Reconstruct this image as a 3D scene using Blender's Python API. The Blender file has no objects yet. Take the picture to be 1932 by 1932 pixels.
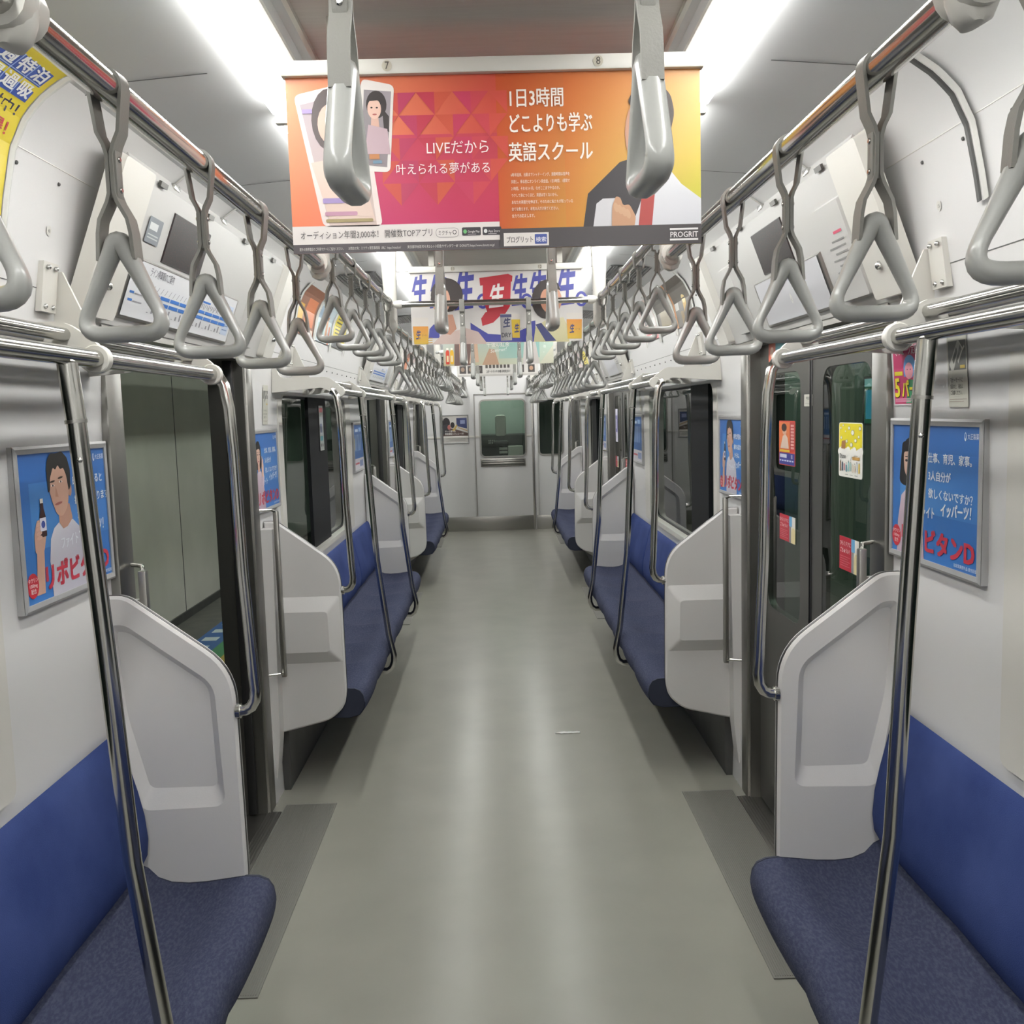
import bpy, bmesh, math, random
from mathutils import Vector, Matrix
from mathutils.geometry import tessellate_polygon
R = math.radians
scn = bpy.context.scene
COL = scn.collection
rnd = random.Random(7)

# ------------------------------------------------------------------ camera, world, exposure
cam_d = bpy.data.cameras.new('camera'); cam = bpy.data.objects.new('camera', cam_d); COL.objects.link(cam)
cam_d.sensor_width = 36.0; cam_d.lens = 36.0 * 1786 / 1932; cam_d.clip_start = 0.02
_yaw, _pitch, _roll = 0.01362, 0.1054, -0.02867
_f = Vector((math.sin(_yaw) * math.cos(_pitch), math.cos(_yaw) * math.cos(_pitch), -math.sin(_pitch)))
_r = Vector((math.cos(_yaw), -math.sin(_yaw), 0)); _u = _r.cross(_f)
_r2 = _r * math.cos(_roll) + _u * math.sin(_roll); _u2 = _u * math.cos(_roll) - _r * math.sin(_roll)
cam.matrix_world = Matrix(((_r2.x, _u2.x, -_f.x, -0.0096), (_r2.y, _u2.y, -_f.y, 0), (_r2.z, _u2.z, -_f.z, 1.70036), (0, 0, 0, 1)))
scn.camera = cam
world = bpy.data.worlds.new('World'); scn.world = world; world.use_nodes = True
world.node_tree.nodes['Background'].inputs[0].default_value = (0.55, 0.65, 0.6, 1)
world.node_tree.nodes['Background'].inputs[1].default_value = 0.02
vs = scn.view_settings
vs.view_transform = 'Standard'; vs.look = 'None'; vs.gamma = 1.0; vs.use_curve_mapping = False
vs.exposure = 0.0
LAMP = 21.5                      # radiance of the ceiling tubes
scn.cycles.max_bounces = 10; scn.cycles.diffuse_bounces = 6; scn.cycles.glossy_bounces = 5
scn.cycles.transparent_max_bounces = 12; scn.cycles.use_denoising = True
scn.cycles.caustics_reflective = False; scn.cycles.caustics_refractive = False
scn.cycles.sample_clamp_indirect = 6.0

# ------------------------------------------------------------------ materials
def lin(c): return tuple((x / 255 / 12.92 if x / 255 <= .04045 else ((x / 255 + .055) / 1.055) ** 2.4) for x in c)
def hexc(h): return lin(tuple(int(h[i:i + 2], 16) for i in (0, 2, 4)))
def mat(name, col, rough=.5, metal=0., noise=None, bump=None, spec=.5, coat=0., stretch=(1, 1, 1)):
    m = bpy.data.materials.new(name); m.use_nodes = True; nt = m.node_tree; b = nt.nodes['Principled BSDF']
    b.inputs['Base Color'].default_value = (*col, 1); b.inputs['Roughness'].default_value = rough
    b.inputs['Metallic'].default_value = metal; b.inputs['Specular IOR Level'].default_value = spec
    b.inputs['Coat Weight'].default_value = coat
    if noise or bump:
        tc = nt.nodes.new('ShaderNodeTexCoord'); mp = nt.nodes.new('ShaderNodeMapping'); mp.inputs['Scale'].default_value = stretch
        nt.links.new(tc.outputs['Object'], mp.inputs['Vector'])
    if noise:
        sc, c2, lo, hi = noise
        n = nt.nodes.new('ShaderNodeTexNoise'); n.inputs['Scale'].default_value = sc; n.inputs['Detail'].default_value = 5
        nt.links.new(mp.outputs['Vector'], n.inputs['Vector'])
        r = nt.nodes.new('ShaderNodeValToRGB'); r.color_ramp.elements[0].position = lo; r.color_ramp.elements[1].position = hi
        r.color_ramp.elements[0].color = (*col, 1); r.color_ramp.elements[1].color = (*c2, 1)
        nt.links.new(n.outputs['Fac'], r.inputs['Fac']); nt.links.new(r.outputs['Color'], b.inputs['Base Color'])
    if bump:
        sc, st = bump
        n = nt.nodes.new('ShaderNodeTexNoise'); n.inputs['Scale'].default_value = sc; n.inputs['Detail'].default_value = 3
        nt.links.new(mp.outputs['Vector'], n.inputs['Vector'])
        bp = nt.nodes.new('ShaderNodeBump'); bp.inputs['Strength'].default_value = st; bp.inputs['Distance'].default_value = .004
        nt.links.new(n.outputs['Fac'], bp.inputs['Height']); nt.links.new(bp.outputs['Normal'], b.inputs['Normal'])
    return m
def glass(name, tint):
    m = bpy.data.materials.new(name); m.use_nodes = True; nt = m.node_tree; nt.nodes.clear()
    o = nt.nodes.new('ShaderNodeOutputMaterial'); mx = nt.nodes.new('ShaderNodeMixShader'); t = nt.nodes.new('ShaderNodeBsdfTransparent')
    g = nt.nodes.new('ShaderNodeBsdfGlossy'); f = nt.nodes.new('ShaderNodeFresnel'); f.inputs['IOR'].default_value = 1.52
    t.inputs['Color'].default_value = (*tint, 1); g.inputs['Roughness'].default_value = .0
    ge = nt.nodes.new('ShaderNodeNewGeometry'); iv = nt.nodes.new('ShaderNodeMath'); iv.operation = 'SUBTRACT'; iv.inputs[0].default_value = 1.0; mu = nt.nodes.new('ShaderNodeMath'); mu.operation = 'MULTIPLY'
    nt.links.new(ge.outputs['Backfacing'], iv.inputs[1]); nt.links.new(iv.outputs[0], mu.inputs[0]); nt.links.new(f.outputs[0], mu.inputs[1])      # the outer face mirrors, the inner one only lets light out
    nt.links.new(mu.outputs[0], mx.inputs[0]); nt.links.new(t.outputs[0], mx.inputs[1]); nt.links.new(g.outputs[0], mx.inputs[2])
    nt.links.new(mx.outputs[0], o.inputs['Surface']); return m
def emit(name, col, st):
    m = bpy.data.materials.new(name); m.use_nodes = True; nt = m.node_tree; b = nt.nodes['Principled BSDF']
    b.inputs['Base Color'].default_value = (.8, .8, .8, 1)
    b.inputs['Emission Color'].default_value = (*col, 1); b.inputs['Emission Strength'].default_value = st; return m
M = dict(
    wall=mat('white_wall_panel', (.66, .655, .65), .3, bump=(180, .02)),
    ceil=mat('ceiling_panel', (.44, .445, .445), .38, bump=(150, .02)),
    ceilmid=mat('ceiling_centre_panel', (.50, .45, .42), .34, 0., noise=(9, (.46, .41, .38), .35, .7), stretch=(1, 14, 1)),
    frp=mat('white_moulded_plastic', (.62, .61, .60), .38, bump=(260, .05)),
    offwhite=mat('off_white_paint', (.62, .605, .56), .4),
    greyplastic=mat('grey_strap_plastic', (.39, .395, .375), .28, coat=.2),
    belt=mat('grey_vinyl_belt', (.25, .245, .225), .5, bump=(400, .1)),
    chrome=mat('polished_steel', (.50, .495, .47), .16, 1.),
    steel=mat('brushed_steel', (.40, .39, .365), .34, 1., bump=(60, .05), stretch=(30, 30, 1)),
    darksteel=mat('dark_steel_door', (.115, .113, .105), .36, .55, bump=(60, .04), stretch=(30, 30, 1)),
    rubber=mat('black_rubber', (.012, .012, .013), .5),
    dark=mat('dark_grey_panel', (.075, .075, .072), .5, noise=(6, (.055, .055, .054), .4, .7)),
    black=mat('black_gloss', (.008, .009, .011), .15),
    seat=mat('navy_seat_fabric', (.040, .047, .088), .9, noise=(160, (.075, .083, .128), .42, .75), bump=(420, .5), spec=.15, stretch=(1, .45, 1)),
    back=mat('blue_backrest_fabric', (.026, .045, .155), .85, noise=(5, (.045, .07, .205), .35, .7), bump=(500, .35), spec=.15),
    seatend=mat('dark_seat_end_fabric', (.02, .025, .045), .8),
    floor=mat('grey_vinyl_floor', (.300, .296, .256), .24, noise=(3.2, (.28, .276, .24), .35, .7), bump=(5, .05), spec=.55),
    floorshade=mat('vinyl_floor_shade', (.225, .222, .19), .28, noise=(3.2, (.2, .2, .17), .35, .7), bump=(5, .04)),  # unused; bench shadow on the floor put into a darker vinyl colour
    mat=mat('ribbed_door_mat', (.17, .168, .15), .5),
    wedge=mat('black_trim', (.01, .01, .01), .4),
    tube=emit('lamp_diffuser', (1., 1., .97), LAMP),
    glass=glass('green_tinted_glass', (.46, .55, .51)),
    doorglass=glass('dark_door_glass', (.56, .64, .60)),
    cabglass=glass('cab_glass', (.68, .72, .70)),
    clear=mat('clear_plastic', (.60, .60, .57), .22),
    screw=mat('screw_metal', (.5, .5, .48), .25, 1.),
    led=mat('led_matrix_panel', (.018, .016, .017), .35, noise=(220, (.09, .028, .03), .55, .75)),
    concrete=mat('platform_wall_panel', (.62, .61, .55), .7, noise=(2.0, (.55, .545, .49), .35, .7), bump=(30, .1)),
    platfloor=mat('platform_floor_tile', (.09, .088, .08), .6, noise=(8, (.12, .115, .1), .4, .7)),
    tunnel=mat('tunnel_wall', (.40, .46, .42), .8, noise=(1.2, (.50, .57, .525), .4, .7)),
    post=mat('dark_brushed_steel', (.25, .245, .23), .34, 1., bump=(60, .05), stretch=(30, 30, 1)),
    mullion=mat('black_window_bar', (.010, .011, .013), .6, spec=.2),
    paper=mat('white_paper', (.88, .88, .85), .6),
    frame=mat('aluminium_frame', (.42, .42, .42), .5, .35),
    filltube=emit('fill_lamp_tube', (.9, 1., .88), 45.),  # glow of the added fill lamps in the cab and outside
    panel=mat('off_white_panel', (.50, .495, .48), .35, bump=(180, .02)),
    jamb=mat('jamb_metal', (.34, .29, .26), .4, .6),
)
def print_mat():
    m = bpy.data.materials.new('printed_paper'); m.use_nodes = True; nt = m.node_tree; b = nt.nodes['Principled BSDF']
    a = nt.nodes.new('ShaderNodeVertexColor'); a.layer_name = 'ink'
    nt.links.new(a.outputs['Color'], b.inputs['Base Color']); b.inputs['Roughness'].default_value = .38; return m
M['print'] = print_mat()
M['litprint'] = print_mat(); _n = M['litprint'].node_tree; _n.nodes['Principled BSDF'].inputs['Emission Strength'].default_value = 0.8
_n.links.new(next(q for q in _n.nodes if q.type == 'VERTEX_COLOR').outputs['Color'], _n.nodes['Principled BSDF'].inputs['Emission Color'])

# ------------------------------------------------------------------ mesh helpers
def origin(o):
    v = Vector((0, 0, 0))
    while o is not None: v += o.location; o = o.parent
    return v
class MB:
    def __init__(s): s.v = []; s.f = []; s.m = []
    def add(s, vs, fs, mi=0):
        b = len(s.v); s.v += [tuple(p) for p in vs]; s.f += [tuple(i + b for i in f) for f in fs]; s.m += [mi] * len(fs); return s
    def box(s, x0, x1, y0, y1, z0, z1, mi=0):
        return s.add([(x, y, z) for x in (x0, x1) for y in (y0, y1) for z in (z0, z1)],
              [(0, 1, 3, 2), (4, 6, 7, 5), (0, 4, 5, 1), (2, 3, 7, 6), (0, 2, 6, 4), (1, 5, 7, 3)], mi)
    def rbox(s, x0, x1, y0, y1, z0, z1, b=.004, mi=0):       # chamfered box
        bm = bmesh.new(); bmesh.ops.create_cube(bm, size=1)
        for v in bm.verts: v.co = Vector(((x0 + x1) / 2 + v.co.x * (x1 - x0), (y0 + y1) / 2 + v.co.y * (y1 - y0), (z0 + z1) / 2 + v.co.z * (z1 - z0)))
        bmesh.ops.bevel(bm, geom=bm.edges[:], offset=b, segments=2, profile=.5, affect='EDGES')
        bm.verts.index_update(); s.add([v.co[:] for v in bm.verts], [[v.index for v in f.verts] for f in bm.faces], mi); bm.free(); return s
    def prism(s, pts, a, b, ax='y', mi=0):                   # pts (p,q) extruded along ax; 'y': (x,z), 'x': (y,z), 'z': (x,y)
        n = len(pts); P = (lambda p, t: (p[0], t, p[1])) if ax == 'y' else (lambda p, t: (t, p[0], p[1])) if ax == 'x' else (lambda p, t: (p[0], p[1], t))
        vs = [P(p, a) for p in pts] + [P(p, b) for p in pts]
        fs = [(i, (i + 1) % n, n + (i + 1) % n, n + i) for i in range(n)]
        t = tessellate_polygon([[Vector((p[0], p[1], 0)) for p in pts]])
        fs += [tuple(q) for q in t] + [tuple(n + i for i in q) for q in t]
        return s.add(vs, fs, mi)
    def tube(s, path, r, seg=12, closed=False, cap=True, mi=0, up=None, r2=None):
        P = [Vector(p) for p in path]; n = len(P); rr = r if isinstance(r, (list, tuple)) else [r] * n
        r2 = r2 if r2 is not None else rr; r2 = r2 if isinstance(r2, (list, tuple)) else [r2] * n
        T = []
        for i in range(n):
            a = P[i - 1] if (i > 0 or closed) else P[i]; b = P[(i + 1) % n] if (i < n - 1 or closed) else P[i]
            T.append((b - a).normalized())
        u = Vector(up) if up else Vector((0, 0, 1)) if abs(T[0].z) < .9 else Vector((0, 1, 0))
        vs = []
        for i in range(n):
            u = (Vector(up) if up else u); u = (u - T[i] * u.dot(T[i])).normalized(); w = T[i].cross(u)
            for k in range(seg):
                a = 2 * math.pi * k / seg; vs.append(P[i] + u * math.cos(a) * r2[i] + w * math.sin(a) * rr[i])
        fs = []
        for i in range(n if closed else n - 1):
            j = (i + 1) % n
            for k in range(seg): fs.append((i * seg + k, i * seg + (k + 1) % seg, j * seg + (k + 1) % seg, j * seg + k))
        if cap and not closed: fs += [tuple(range(seg)), tuple((n - 1) * seg + k for k in range(seg))]
        return s.add([v[:] for v in vs], fs, mi)
    def loft(s, rings, cap=True, closed=True, mi=0):
        n = len(rings[0]); vs = [p for r in rings for p in r]; fs = []
        for i in range(len(rings) - 1):
            for k in range(n if closed else n - 1): fs.append((i * n + k, i * n + (k + 1) % n, (i + 1) * n + (k + 1) % n, (i + 1) * n + k))
        if cap: fs += [tuple(range(n)), tuple((len(rings) - 1) * n + k for k in range(n))]
        return s.add(vs, fs, mi)
    def ball(s, c, r, seg=10, sz=None, mi=0):
        sz = sz or (1, 1, 1); rings = []
        for i in range(1, 6):
            t = math.pi * i / 6
            rings.append([(c[0] + sz[0] * r * math.sin(t) * math.cos(2 * math.pi * k / seg), c[1] + sz[1] * r * math.sin(t) * math.sin(2 * math.pi * k / seg), c[2] + sz[2] * r * math.cos(t)) for k in range(seg)])
        return s.loft(rings, mi=mi)
    def build(s, name, mats, parent=None, smooth=35, cols=None):
        me = bpy.data.meshes.new(name); o0 = origin(parent)
        me.from_pydata([(x - o0.x, y - o0.y, z - o0.z) for x, y, z in s.v], [], s.f)
        mats = mats if isinstance(mats, (list, tuple)) else [mats]
        for q in mats: me.materials.append(M[q] if isinstance(q, str) else q)
        me.polygons.foreach_set('material_index', s.m)
        if cols is None:
            bm = bmesh.new(); bm.from_mesh(me); bmesh.ops.recalc_face_normals(bm, faces=bm.faces); bm.to_mesh(me); bm.free()
        else:
            at = me.color_attributes.new('ink', 'FLOAT_COLOR', 'POINT'); at.data.foreach_set('color', [x for c in cols for x in (*c, 1.)])
        if smooth:
            me.shade_smooth(); me.set_sharp_from_angle(angle=R(smooth))
        o = bpy.data.objects.new(name, me); COL.objects.link(o); o.parent = parent
        return o
def tag(o, label, cat, group=None):
    o['label'] = label; o['category'] = cat
    if group: o['group'] = group
    return o
def thing(name, label, cat, loc=(0, 0, 0), group=None):
    o = bpy.data.objects.new(name, None); COL.objects.link(o); o.location = loc; o.empty_display_size = .05
    return tag(o, label, cat, group)
def struct(o): o['kind'] = 'structure'; return o
def holder(name, loc=(0, 0, 0)):
    o = bpy.data.objects.new(name, None); COL.objects.link(o); o.location = loc; o['kind'] = 'structure'; return o
def dup(root, loc, label, rz=0):
    r = root.copy(); COL.objects.link(r); r.location = loc; r.rotation_euler = (0, 0, rz); r['label'] = label
    for ch in root.children:
        c = ch.copy(); COL.objects.link(c); c.parent = r
        for g in ch.children:
            d = g.copy(); COL.objects.link(d); d.parent = c
    return r
def rounded(pts, r, seg=5):                                  # round the corners of a polygon; r number or list
    out = []; n = len(pts)
    for i in range(n):
        p = Vector(pts[i]); a = Vector(pts[i - 1]); b = Vector(pts[(i + 1) % n]); q = r[i] if isinstance(r, (list, tuple)) else r
        d1 = (a - p); d2 = (b - p); q = min(q, d1.length * .48, d2.length * .48)
        if q <= 1e-5: out.append(tuple(p)); continue
        s, e = p + d1.normalized() * q, p + d2.normalized() * q
        for k in range(seg + 1):
            t = k / seg; out.append(tuple(s * (1 - t) ** 2 + p * 2 * t * (1 - t) + e * t * t))
    return out
def inset(pts, d):                                           # offset a closed polygon inwards by d
    n = len(pts); ar = sum(pts[i][0] * pts[(i + 1) % n][1] - pts[(i + 1) % n][0] * pts[i][1] for i in range(n)); sg = 1 if ar > 0 else -1; out = []
    for i in range(n):
        a, p, b = Vector(pts[i - 1]), Vector(pts[i]), Vector(pts[(i + 1) % n]); e1 = (p - a).normalized(); e2 = (b - p).normalized()
        n1 = Vector((-e1.y, e1.x)) * sg; n2 = Vector((-e2.y, e2.x)) * sg; m = (n1 + n2); m = m / max(.35, m.length_squared / 2) if m.length > 1e-6 else n1
        out.append(tuple(p + m * d))
    return out
def ringfill(mb, outer, holes, P, mi=0):                     # flat face with holes, P maps (p,q)->xyz
    loops = [outer] + holes; t = tessellate_polygon([[Vector((p[0], p[1], 0)) for p in l] for l in loops])
    vs = [P(p) for l in loops for p in l]; mb.add(vs, [tuple(q) for q in t], mi)
def band(mb, l1, l2, P1, P2, mi=0):
    n = len(l1); mb.add([P1(p) for p in l1] + [P2(p) for p in l2], [(i, (i + 1) % n, n + (i + 1) % n, n + i) for i in range(n)], mi)
def rect(x0, x1, z0, z1): return [(x0, z0), (x1, z0), (x1, z1), (x0, z1)]

# ------------------------------------------------------------------ printed sheets
_fc = {}
class Sheet:
    """flat print: coordinates in the sheet's own units, mapped by P(u, v, lift)"""
    def __init__(s, P): s.Q = P; s.mb = MB(); s.c = []; s.k = 0
    def P(s, u, v, l): return s.Q(u, v, l + s.k * 1e-5)
    def nx(s): s.k = (s.k + 1) % 24
    def poly(s, pts, col, layer=1):
        s.nx(); cs = col if isinstance(col, list) else [col] * len(pts); cs = [hexc(c) if isinstance(c, str) else c for c in cs]
        t = tessellate_polygon([[Vector((p[0], p[1], 0)) for p in pts]])
        s.mb.add([s.P(p[0], p[1], layer * .0003) for p in pts], [tuple(q) for q in t]); s.c += cs; return s
    def grid(s, x0, y0, x1, y1, c00, c10, c01, c11, nx=8, ny=8, layer=0):
        s.nx(); C = [hexc(c) for c in (c00, c10, c01, c11)]; vs = []; fs = []
        for j in range(ny + 1):
            for i in range(nx + 1):
                a, b = i / nx, j / ny; vs.append(s.P(x0 + (x1 - x0) * a, y0 + (y1 - y0) * b, layer * .0003))
                s.c.append(tuple((C[0][k] * (1 - a) + C[1][k] * a) * (1 - b) + (C[2][k] * (1 - a) + C[3][k] * a) * b for k in range(3)))
        for j in range(ny):
            for i in range(nx): q = j * (nx + 1) + i; fs.append((q, q + 1, q + nx + 2, q + nx + 1))
        s.mb.add(vs, fs); return s
    def rect(s, x0, y0, x1, y1, col, layer=1, r=0, n=1):
        if n > 1: return s.grid(x0, y0, x1, y1, col, col, col, col, 1, n, layer)
        p = rect(x0, x1, y0, y1); return s.poly(rounded(p, r, 4) if r else p, col, layer)
    def ell(s, cx, cy, rx, ry, col, layer=1, rot=0, n=20, a0=0, a1=2 * math.pi):
        c, d = math.cos(rot), math.sin(rot); p = []
        for k in range(n + (0 if a1 - a0 > 6.28 else 1)):
            a = a0 + (a1 - a0) * k / n; x, y = rx * math.cos(a), ry * math.sin(a); p.append((cx + x * c - y * d, cy + x * d + y * c))
        return s.poly(p, col, layer)
    def text(s, body, x, y, size, col, layer=3, sx=1., bold=0., anchor='l', shear=0., rot=0., width=None):
        if bold > .006:                                       # heavier lettering: overprint with small shifts
            w0 = None if width is None else width - bold * size
            for dx, dy in ((-.5, -.4), (.5, .4), (.5, -.4), (-.5, .4)): s.text(body, x + (bold * size * .5 if anchor == 'l' else 0) + dx * bold * size, y + dy * bold * size, size, col, layer, sx, 0., anchor, shear, rot, w0)
            return s
        s.nx(); key = body
        if key not in _fc:
            c = bpy.data.curves.new('t', 'FONT'); c.body = body; c.size = 1; c.resolution_u = 2; c.fill_mode = 'FRONT'
            o = bpy.data.objects.new('t', c); COL.objects.link(o); bpy.context.view_layer.update()
            me = o.evaluated_get(bpy.context.evaluated_depsgraph_get()).to_mesh()
            _fc[key] = ([v.co[:2] for v in me.vertices], [tuple(p.vertices) for p in me.polygons])
            o.evaluated_get(bpy.context.evaluated_depsgraph_get()).to_mesh_clear(); bpy.data.objects.remove(o); bpy.data.curves.remove(c)
        vs, fs = _fc[key]
        if not vs: return s
        w = max(v[0] for v in vs) * size
        if width: sx = width / w
        ox = {'l': 0, 'c': -w * sx / 2, 'r': -w * sx}[anchor]; cr, sr = math.cos(rot), math.sin(rot); out = []
        for a, b in vs:
            px, py = ox + (a + shear * b) * size * sx, b * size; out.append(s.P(x + px * cr - py * sr, y + px * sr + py * cr, layer * .0003))
        s.mb.add(out, fs); s.c += [hexc(col)] * len(out); return s
    def build(s, name, parent=None, m='print'): return s.mb.build(name, m, parent, smooth=0, cols=s.c)
# ------------------------------------------------------------------ layout along the car (y forward from the camera)
END = 13.64; BACK = -3.2
DOORS = [3.30, 8.24, 12.69]                                   # door centres
BENCH = [(-.736, 2.474), (4.202, 7.412), (9.142, 11.86)]
BN = ['nearest', 'middle', 'farthest']; DN = ['nearest', 'second', 'farthest']; SN = {-1: 'left', 1: 'right'}
PROF = [(1.035, 0), (1.05, .5), (1.058, .8), (1.058, 1.35), (1.052, 1.7), (1.036, 1.95), (1.0, 2.16), (.978, 2.26), (.945, 2.325), (.905, 2.365), (.86, 2.395)]
def wx(z):
    for (a, b), (c, d) in zip(PROF, PROF[1:]):
        if z <= d: return a + (c - a) * (z - b) / (d - b)
    return PROF[-1][0]
def prof(z0, z1):
    return [(wx(z0), z0)] + [p for p in PROF if z0 < p[1] < z1] + [(wx(z1), z1)]
WIN = [(-.32, 1.61), (4.62, 6.56), (9.56, 11.1)]; WZ = (.95, 1.815)
# --- floor
fl = MB(); fl.box(-1.1, 1.1, BACK, END + 1.6, -.05, 0)
struct(fl.build('floor', 'floor'))
# --- side walls
def wall(s):
    mb = MB()
    def strip(y0, y1, z0, z1):
        p = prof(z0, z1); mb.loft([[(s * x, y, z) for x, z in p] for y in (y0, y1)], cap=False, closed=False)
        o = [(s * (x + .05), y0, z) for x, z in p]; mb.loft([o, [(x, y1, z) for x, y, z in o]], cap=False, closed=False)
    ys = [BACK]
    for (w0, w1), dc in zip(WIN, DOORS): ys += [w0, w1, dc - .765, dc + .735]
    ys.append(END); T = PROF[-1][1]
    for i, (a, b) in enumerate(zip(ys, ys[1:])):
        k = i % 4
        if k == 1: strip(a, b, 0, WZ[0]); strip(a, b, WZ[1], T)
        elif k == 3: strip(a, b, 1.955, T)
        else: strip(a, b, 0, T)
    return struct(mb.build('wall_left' if s < 0 else 'wall_right', 'wall', smooth=40))
wall(-1); wall(1)
b = MB(); b.box(-1.12, 1.12, BACK - .05, BACK, 0, 2.5); struct(b.build('wall_back', 'wall'))
# --- ceiling
cp = [(.86, 2.395), (.78, 2.42), (.60, 2.434), (.525, 2.436), (.525, 2.452), (.425, 2.452), (.42, 2.432), (.405, 2.430), (.395, 2.452), (.352, 2.452), (.345, 2.405)]
mb = MB()
for s in (-1, 1): mb.loft([[(s * x, y, z) for x, z in cp] for y in (BACK, END)], cap=False, closed=False)
mb.loft([[(x, y, 2.47) for x in (-1.0, 1.0)] for y in (BACK, END)], cap=False, closed=False)
mb.add([(-.345, BACK, 2.405), (.345, BACK, 2.405), (.345, END, 2.405), (-.345, END, 2.405)], [(0, 1, 2, 3)], 1)
struct(mb.build('ceiling', ['ceil', 'ceilmid'], smooth=40))
n = 2
for s in (-1, 1):
    n += 1; b = MB()
    b.box(min(s * .340, s * .349), max(s * .340, s * .349), BACK, END, 2.396, 2.41); b.box(min(s * .400, s * .409), max(s * .400, s * .409), BACK, END, 2.424, 2.434)
    struct(b.build('trim_%d' % n, 'offwhite'))
    n += 1; b = MB()
    for y in (-1.2, .9, 2.1, 3.02, 4.6, 6.9, 7.95, 9.6, 11.7, 12.9):
        b.loft([[(s * x, yy, z - .0025) for x, z in cp[:3]] for yy in (y, y + .005)], cap=False, closed=False)
    struct(b.build('trim_%d' % n, 'dark'))
    n += 1; b = MB()                                           # panel joints and their rivets on the upper wall
    for y0, y1 in ((BACK, DOORS[0] - .9), (DOORS[0] + .9, DOORS[1] - .9), (DOORS[1] + .9, DOORS[2] - .9)):
        for z in (2.005, 2.27):
            b.box(min(s * (wx(z) - .001), s * wx(z)), max(s * (wx(z) - .001), s * wx(z)), y0, y1, z, z + .002, 0 if z < 2.1 else 1)
            y = y0 + .1
            while y < y1: b.ball((s * (wx(z - .03) - .001), y, z - .03), .0045, 6); y += .19
    struct(b.build('trim_%d' % n, ['dark', 'offwhite']))
# --- ceiling lamps
ln = 0
for s in (-1, 1):
    for k, (a, c) in enumerate([(-2.9, -.15), (-.05, 2.36), (2.42, 4.78), (4.84, 7.2), (7.26, 9.62), (9.68, 12.0), (12.06, 13.55)]):
        pos = ['behind the camera', 'over the nearest benches', 'over the nearest doors', 'over the near half of the middle benches', 'over the second doors', 'over the farthest benches', 'beside the front wall'][k]
        t = thing('ceiling_light', 'bright %s ceiling tube light %s' % (SN[s], pos), 'ceiling light', (s * .47, (a + c) / 2, 2.44), 'tube lights in two lines along the ceiling')
        X = lambda p, q: (min(s * p, s * q), max(s * p, s * q))
        b = MB(); b.rbox(*X(.43, .484), a, c, 2.404, 2.444, .012); b.build('diffuser', 'tube', t)
        b = MB(); b.rbox(*X(.490, .512), a, c - .05, 2.404, 2.444, .009); b.build('diffuser', 'tube', t)
        b = MB(); b.box(*X(.425, .518), a - .01, c + .01, 2.443, 2.451); b.build('housing', 'offwhite', t)
        b = MB(); b.rbox(*X(.424, .518), c - .002, c + .022, 2.402, 2.446, .004); b.build('end_cap', 'offwhite', t)
# --- ceiling grilles
for s in (-1, 1):
    for k, (a, c) in enumerate([(4.93, 5.40), (5.46, 5.92), (7.1, 7.6)]):
        t = thing('ceiling_grille', 'dark perforated grille in the %s ceiling, %s of three' % (SN[s], ['nearest', 'middle', 'farthest'][k]), 'grille', (s * .72, (a + c) / 2, 2.425), 'air grilles in the ceiling')
        x0, x1 = .60, .835; P = lambda x: 2.434 + (2.418 - 2.434) * max(0, (x - .6) / .2) - .004
        b = MB(); b.add([(s * x0, a, P(x0)), (s * x1, a, P(x1)), (s * x1, c, P(x1)), (s * x0, c, P(x0))], [(0, 1, 2, 3)]); b.build('backing', 'black', t)
        b = MB()
        for i in range(16):
            x = x0 + (x1 - x0) * i / 15; b.box(min(s * x, s * (x + .004)), max(s * x, s * (x + .004)), a, c, P(x) - .003, P(x) - .001)
        for i in range(19):
            y = a + (c - a) * i / 18; b.add([(s * x0, y, P(x0) - .003), (s * x1, y, P(x1) - .003), (s * x1, y + .006, P(x1) - .003), (s * x0, y + .006, P(x0) - .003)], [(0, 1, 2, 3)])
        b.build('mesh_face', 'dark', t)
# --- windows of the side walls
wn = 0
for i, (w0, w1) in enumerate(WIN):
    for s in (-1, 1):
        wn += 1; h = holder('window_%d' % wn, (s * 1.06, (w0 + w1) / 2, 1.0))
        o = rounded(rect(w0, w1, WZ[0], WZ[1]), .09, 6); ou = rounded(rect(w0 - .08, w1 + (.2 if i else .335), WZ[0] - .03, WZ[1] + .06), .03, 3)
        xf = 1.046; mb = MB(); Q = lambda x: (lambda p: (s * x, p[0], p[1]))
        ringfill(mb, ou, [o], Q(xf)); band(mb, ou, ou, Q(xf), Q(xf + .03)); band(mb, o, o, Q(xf), Q(xf + .055)); mb.build('window_frame', 'offwhite', h)
        g = inset(o, .012); mb = MB(); ringfill(mb, o, [g], Q(xf + .045)); band(mb, g, g, Q(xf + .045), Q(xf + .055)); mb.build('window_seal', 'rubber', h)
        mb = MB(); mb.prism(g, s * (xf + .05), s * (xf + .054), 'x'); mb.build('pane', 'glass', h)
        d = ((5.42, 5.97) if s < 0 else (4.86, 5.29)) if i == 1 else ((w0 + .75, w0 + 1.2))
        mb = MB(); mb.box(min(s * (xf + .03), s * (xf + .049)), max(s * (xf + .03), s * (xf + .049)), d[0], d[1], WZ[0], WZ[1]); mb.build('mullion', 'mullion', h)
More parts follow.
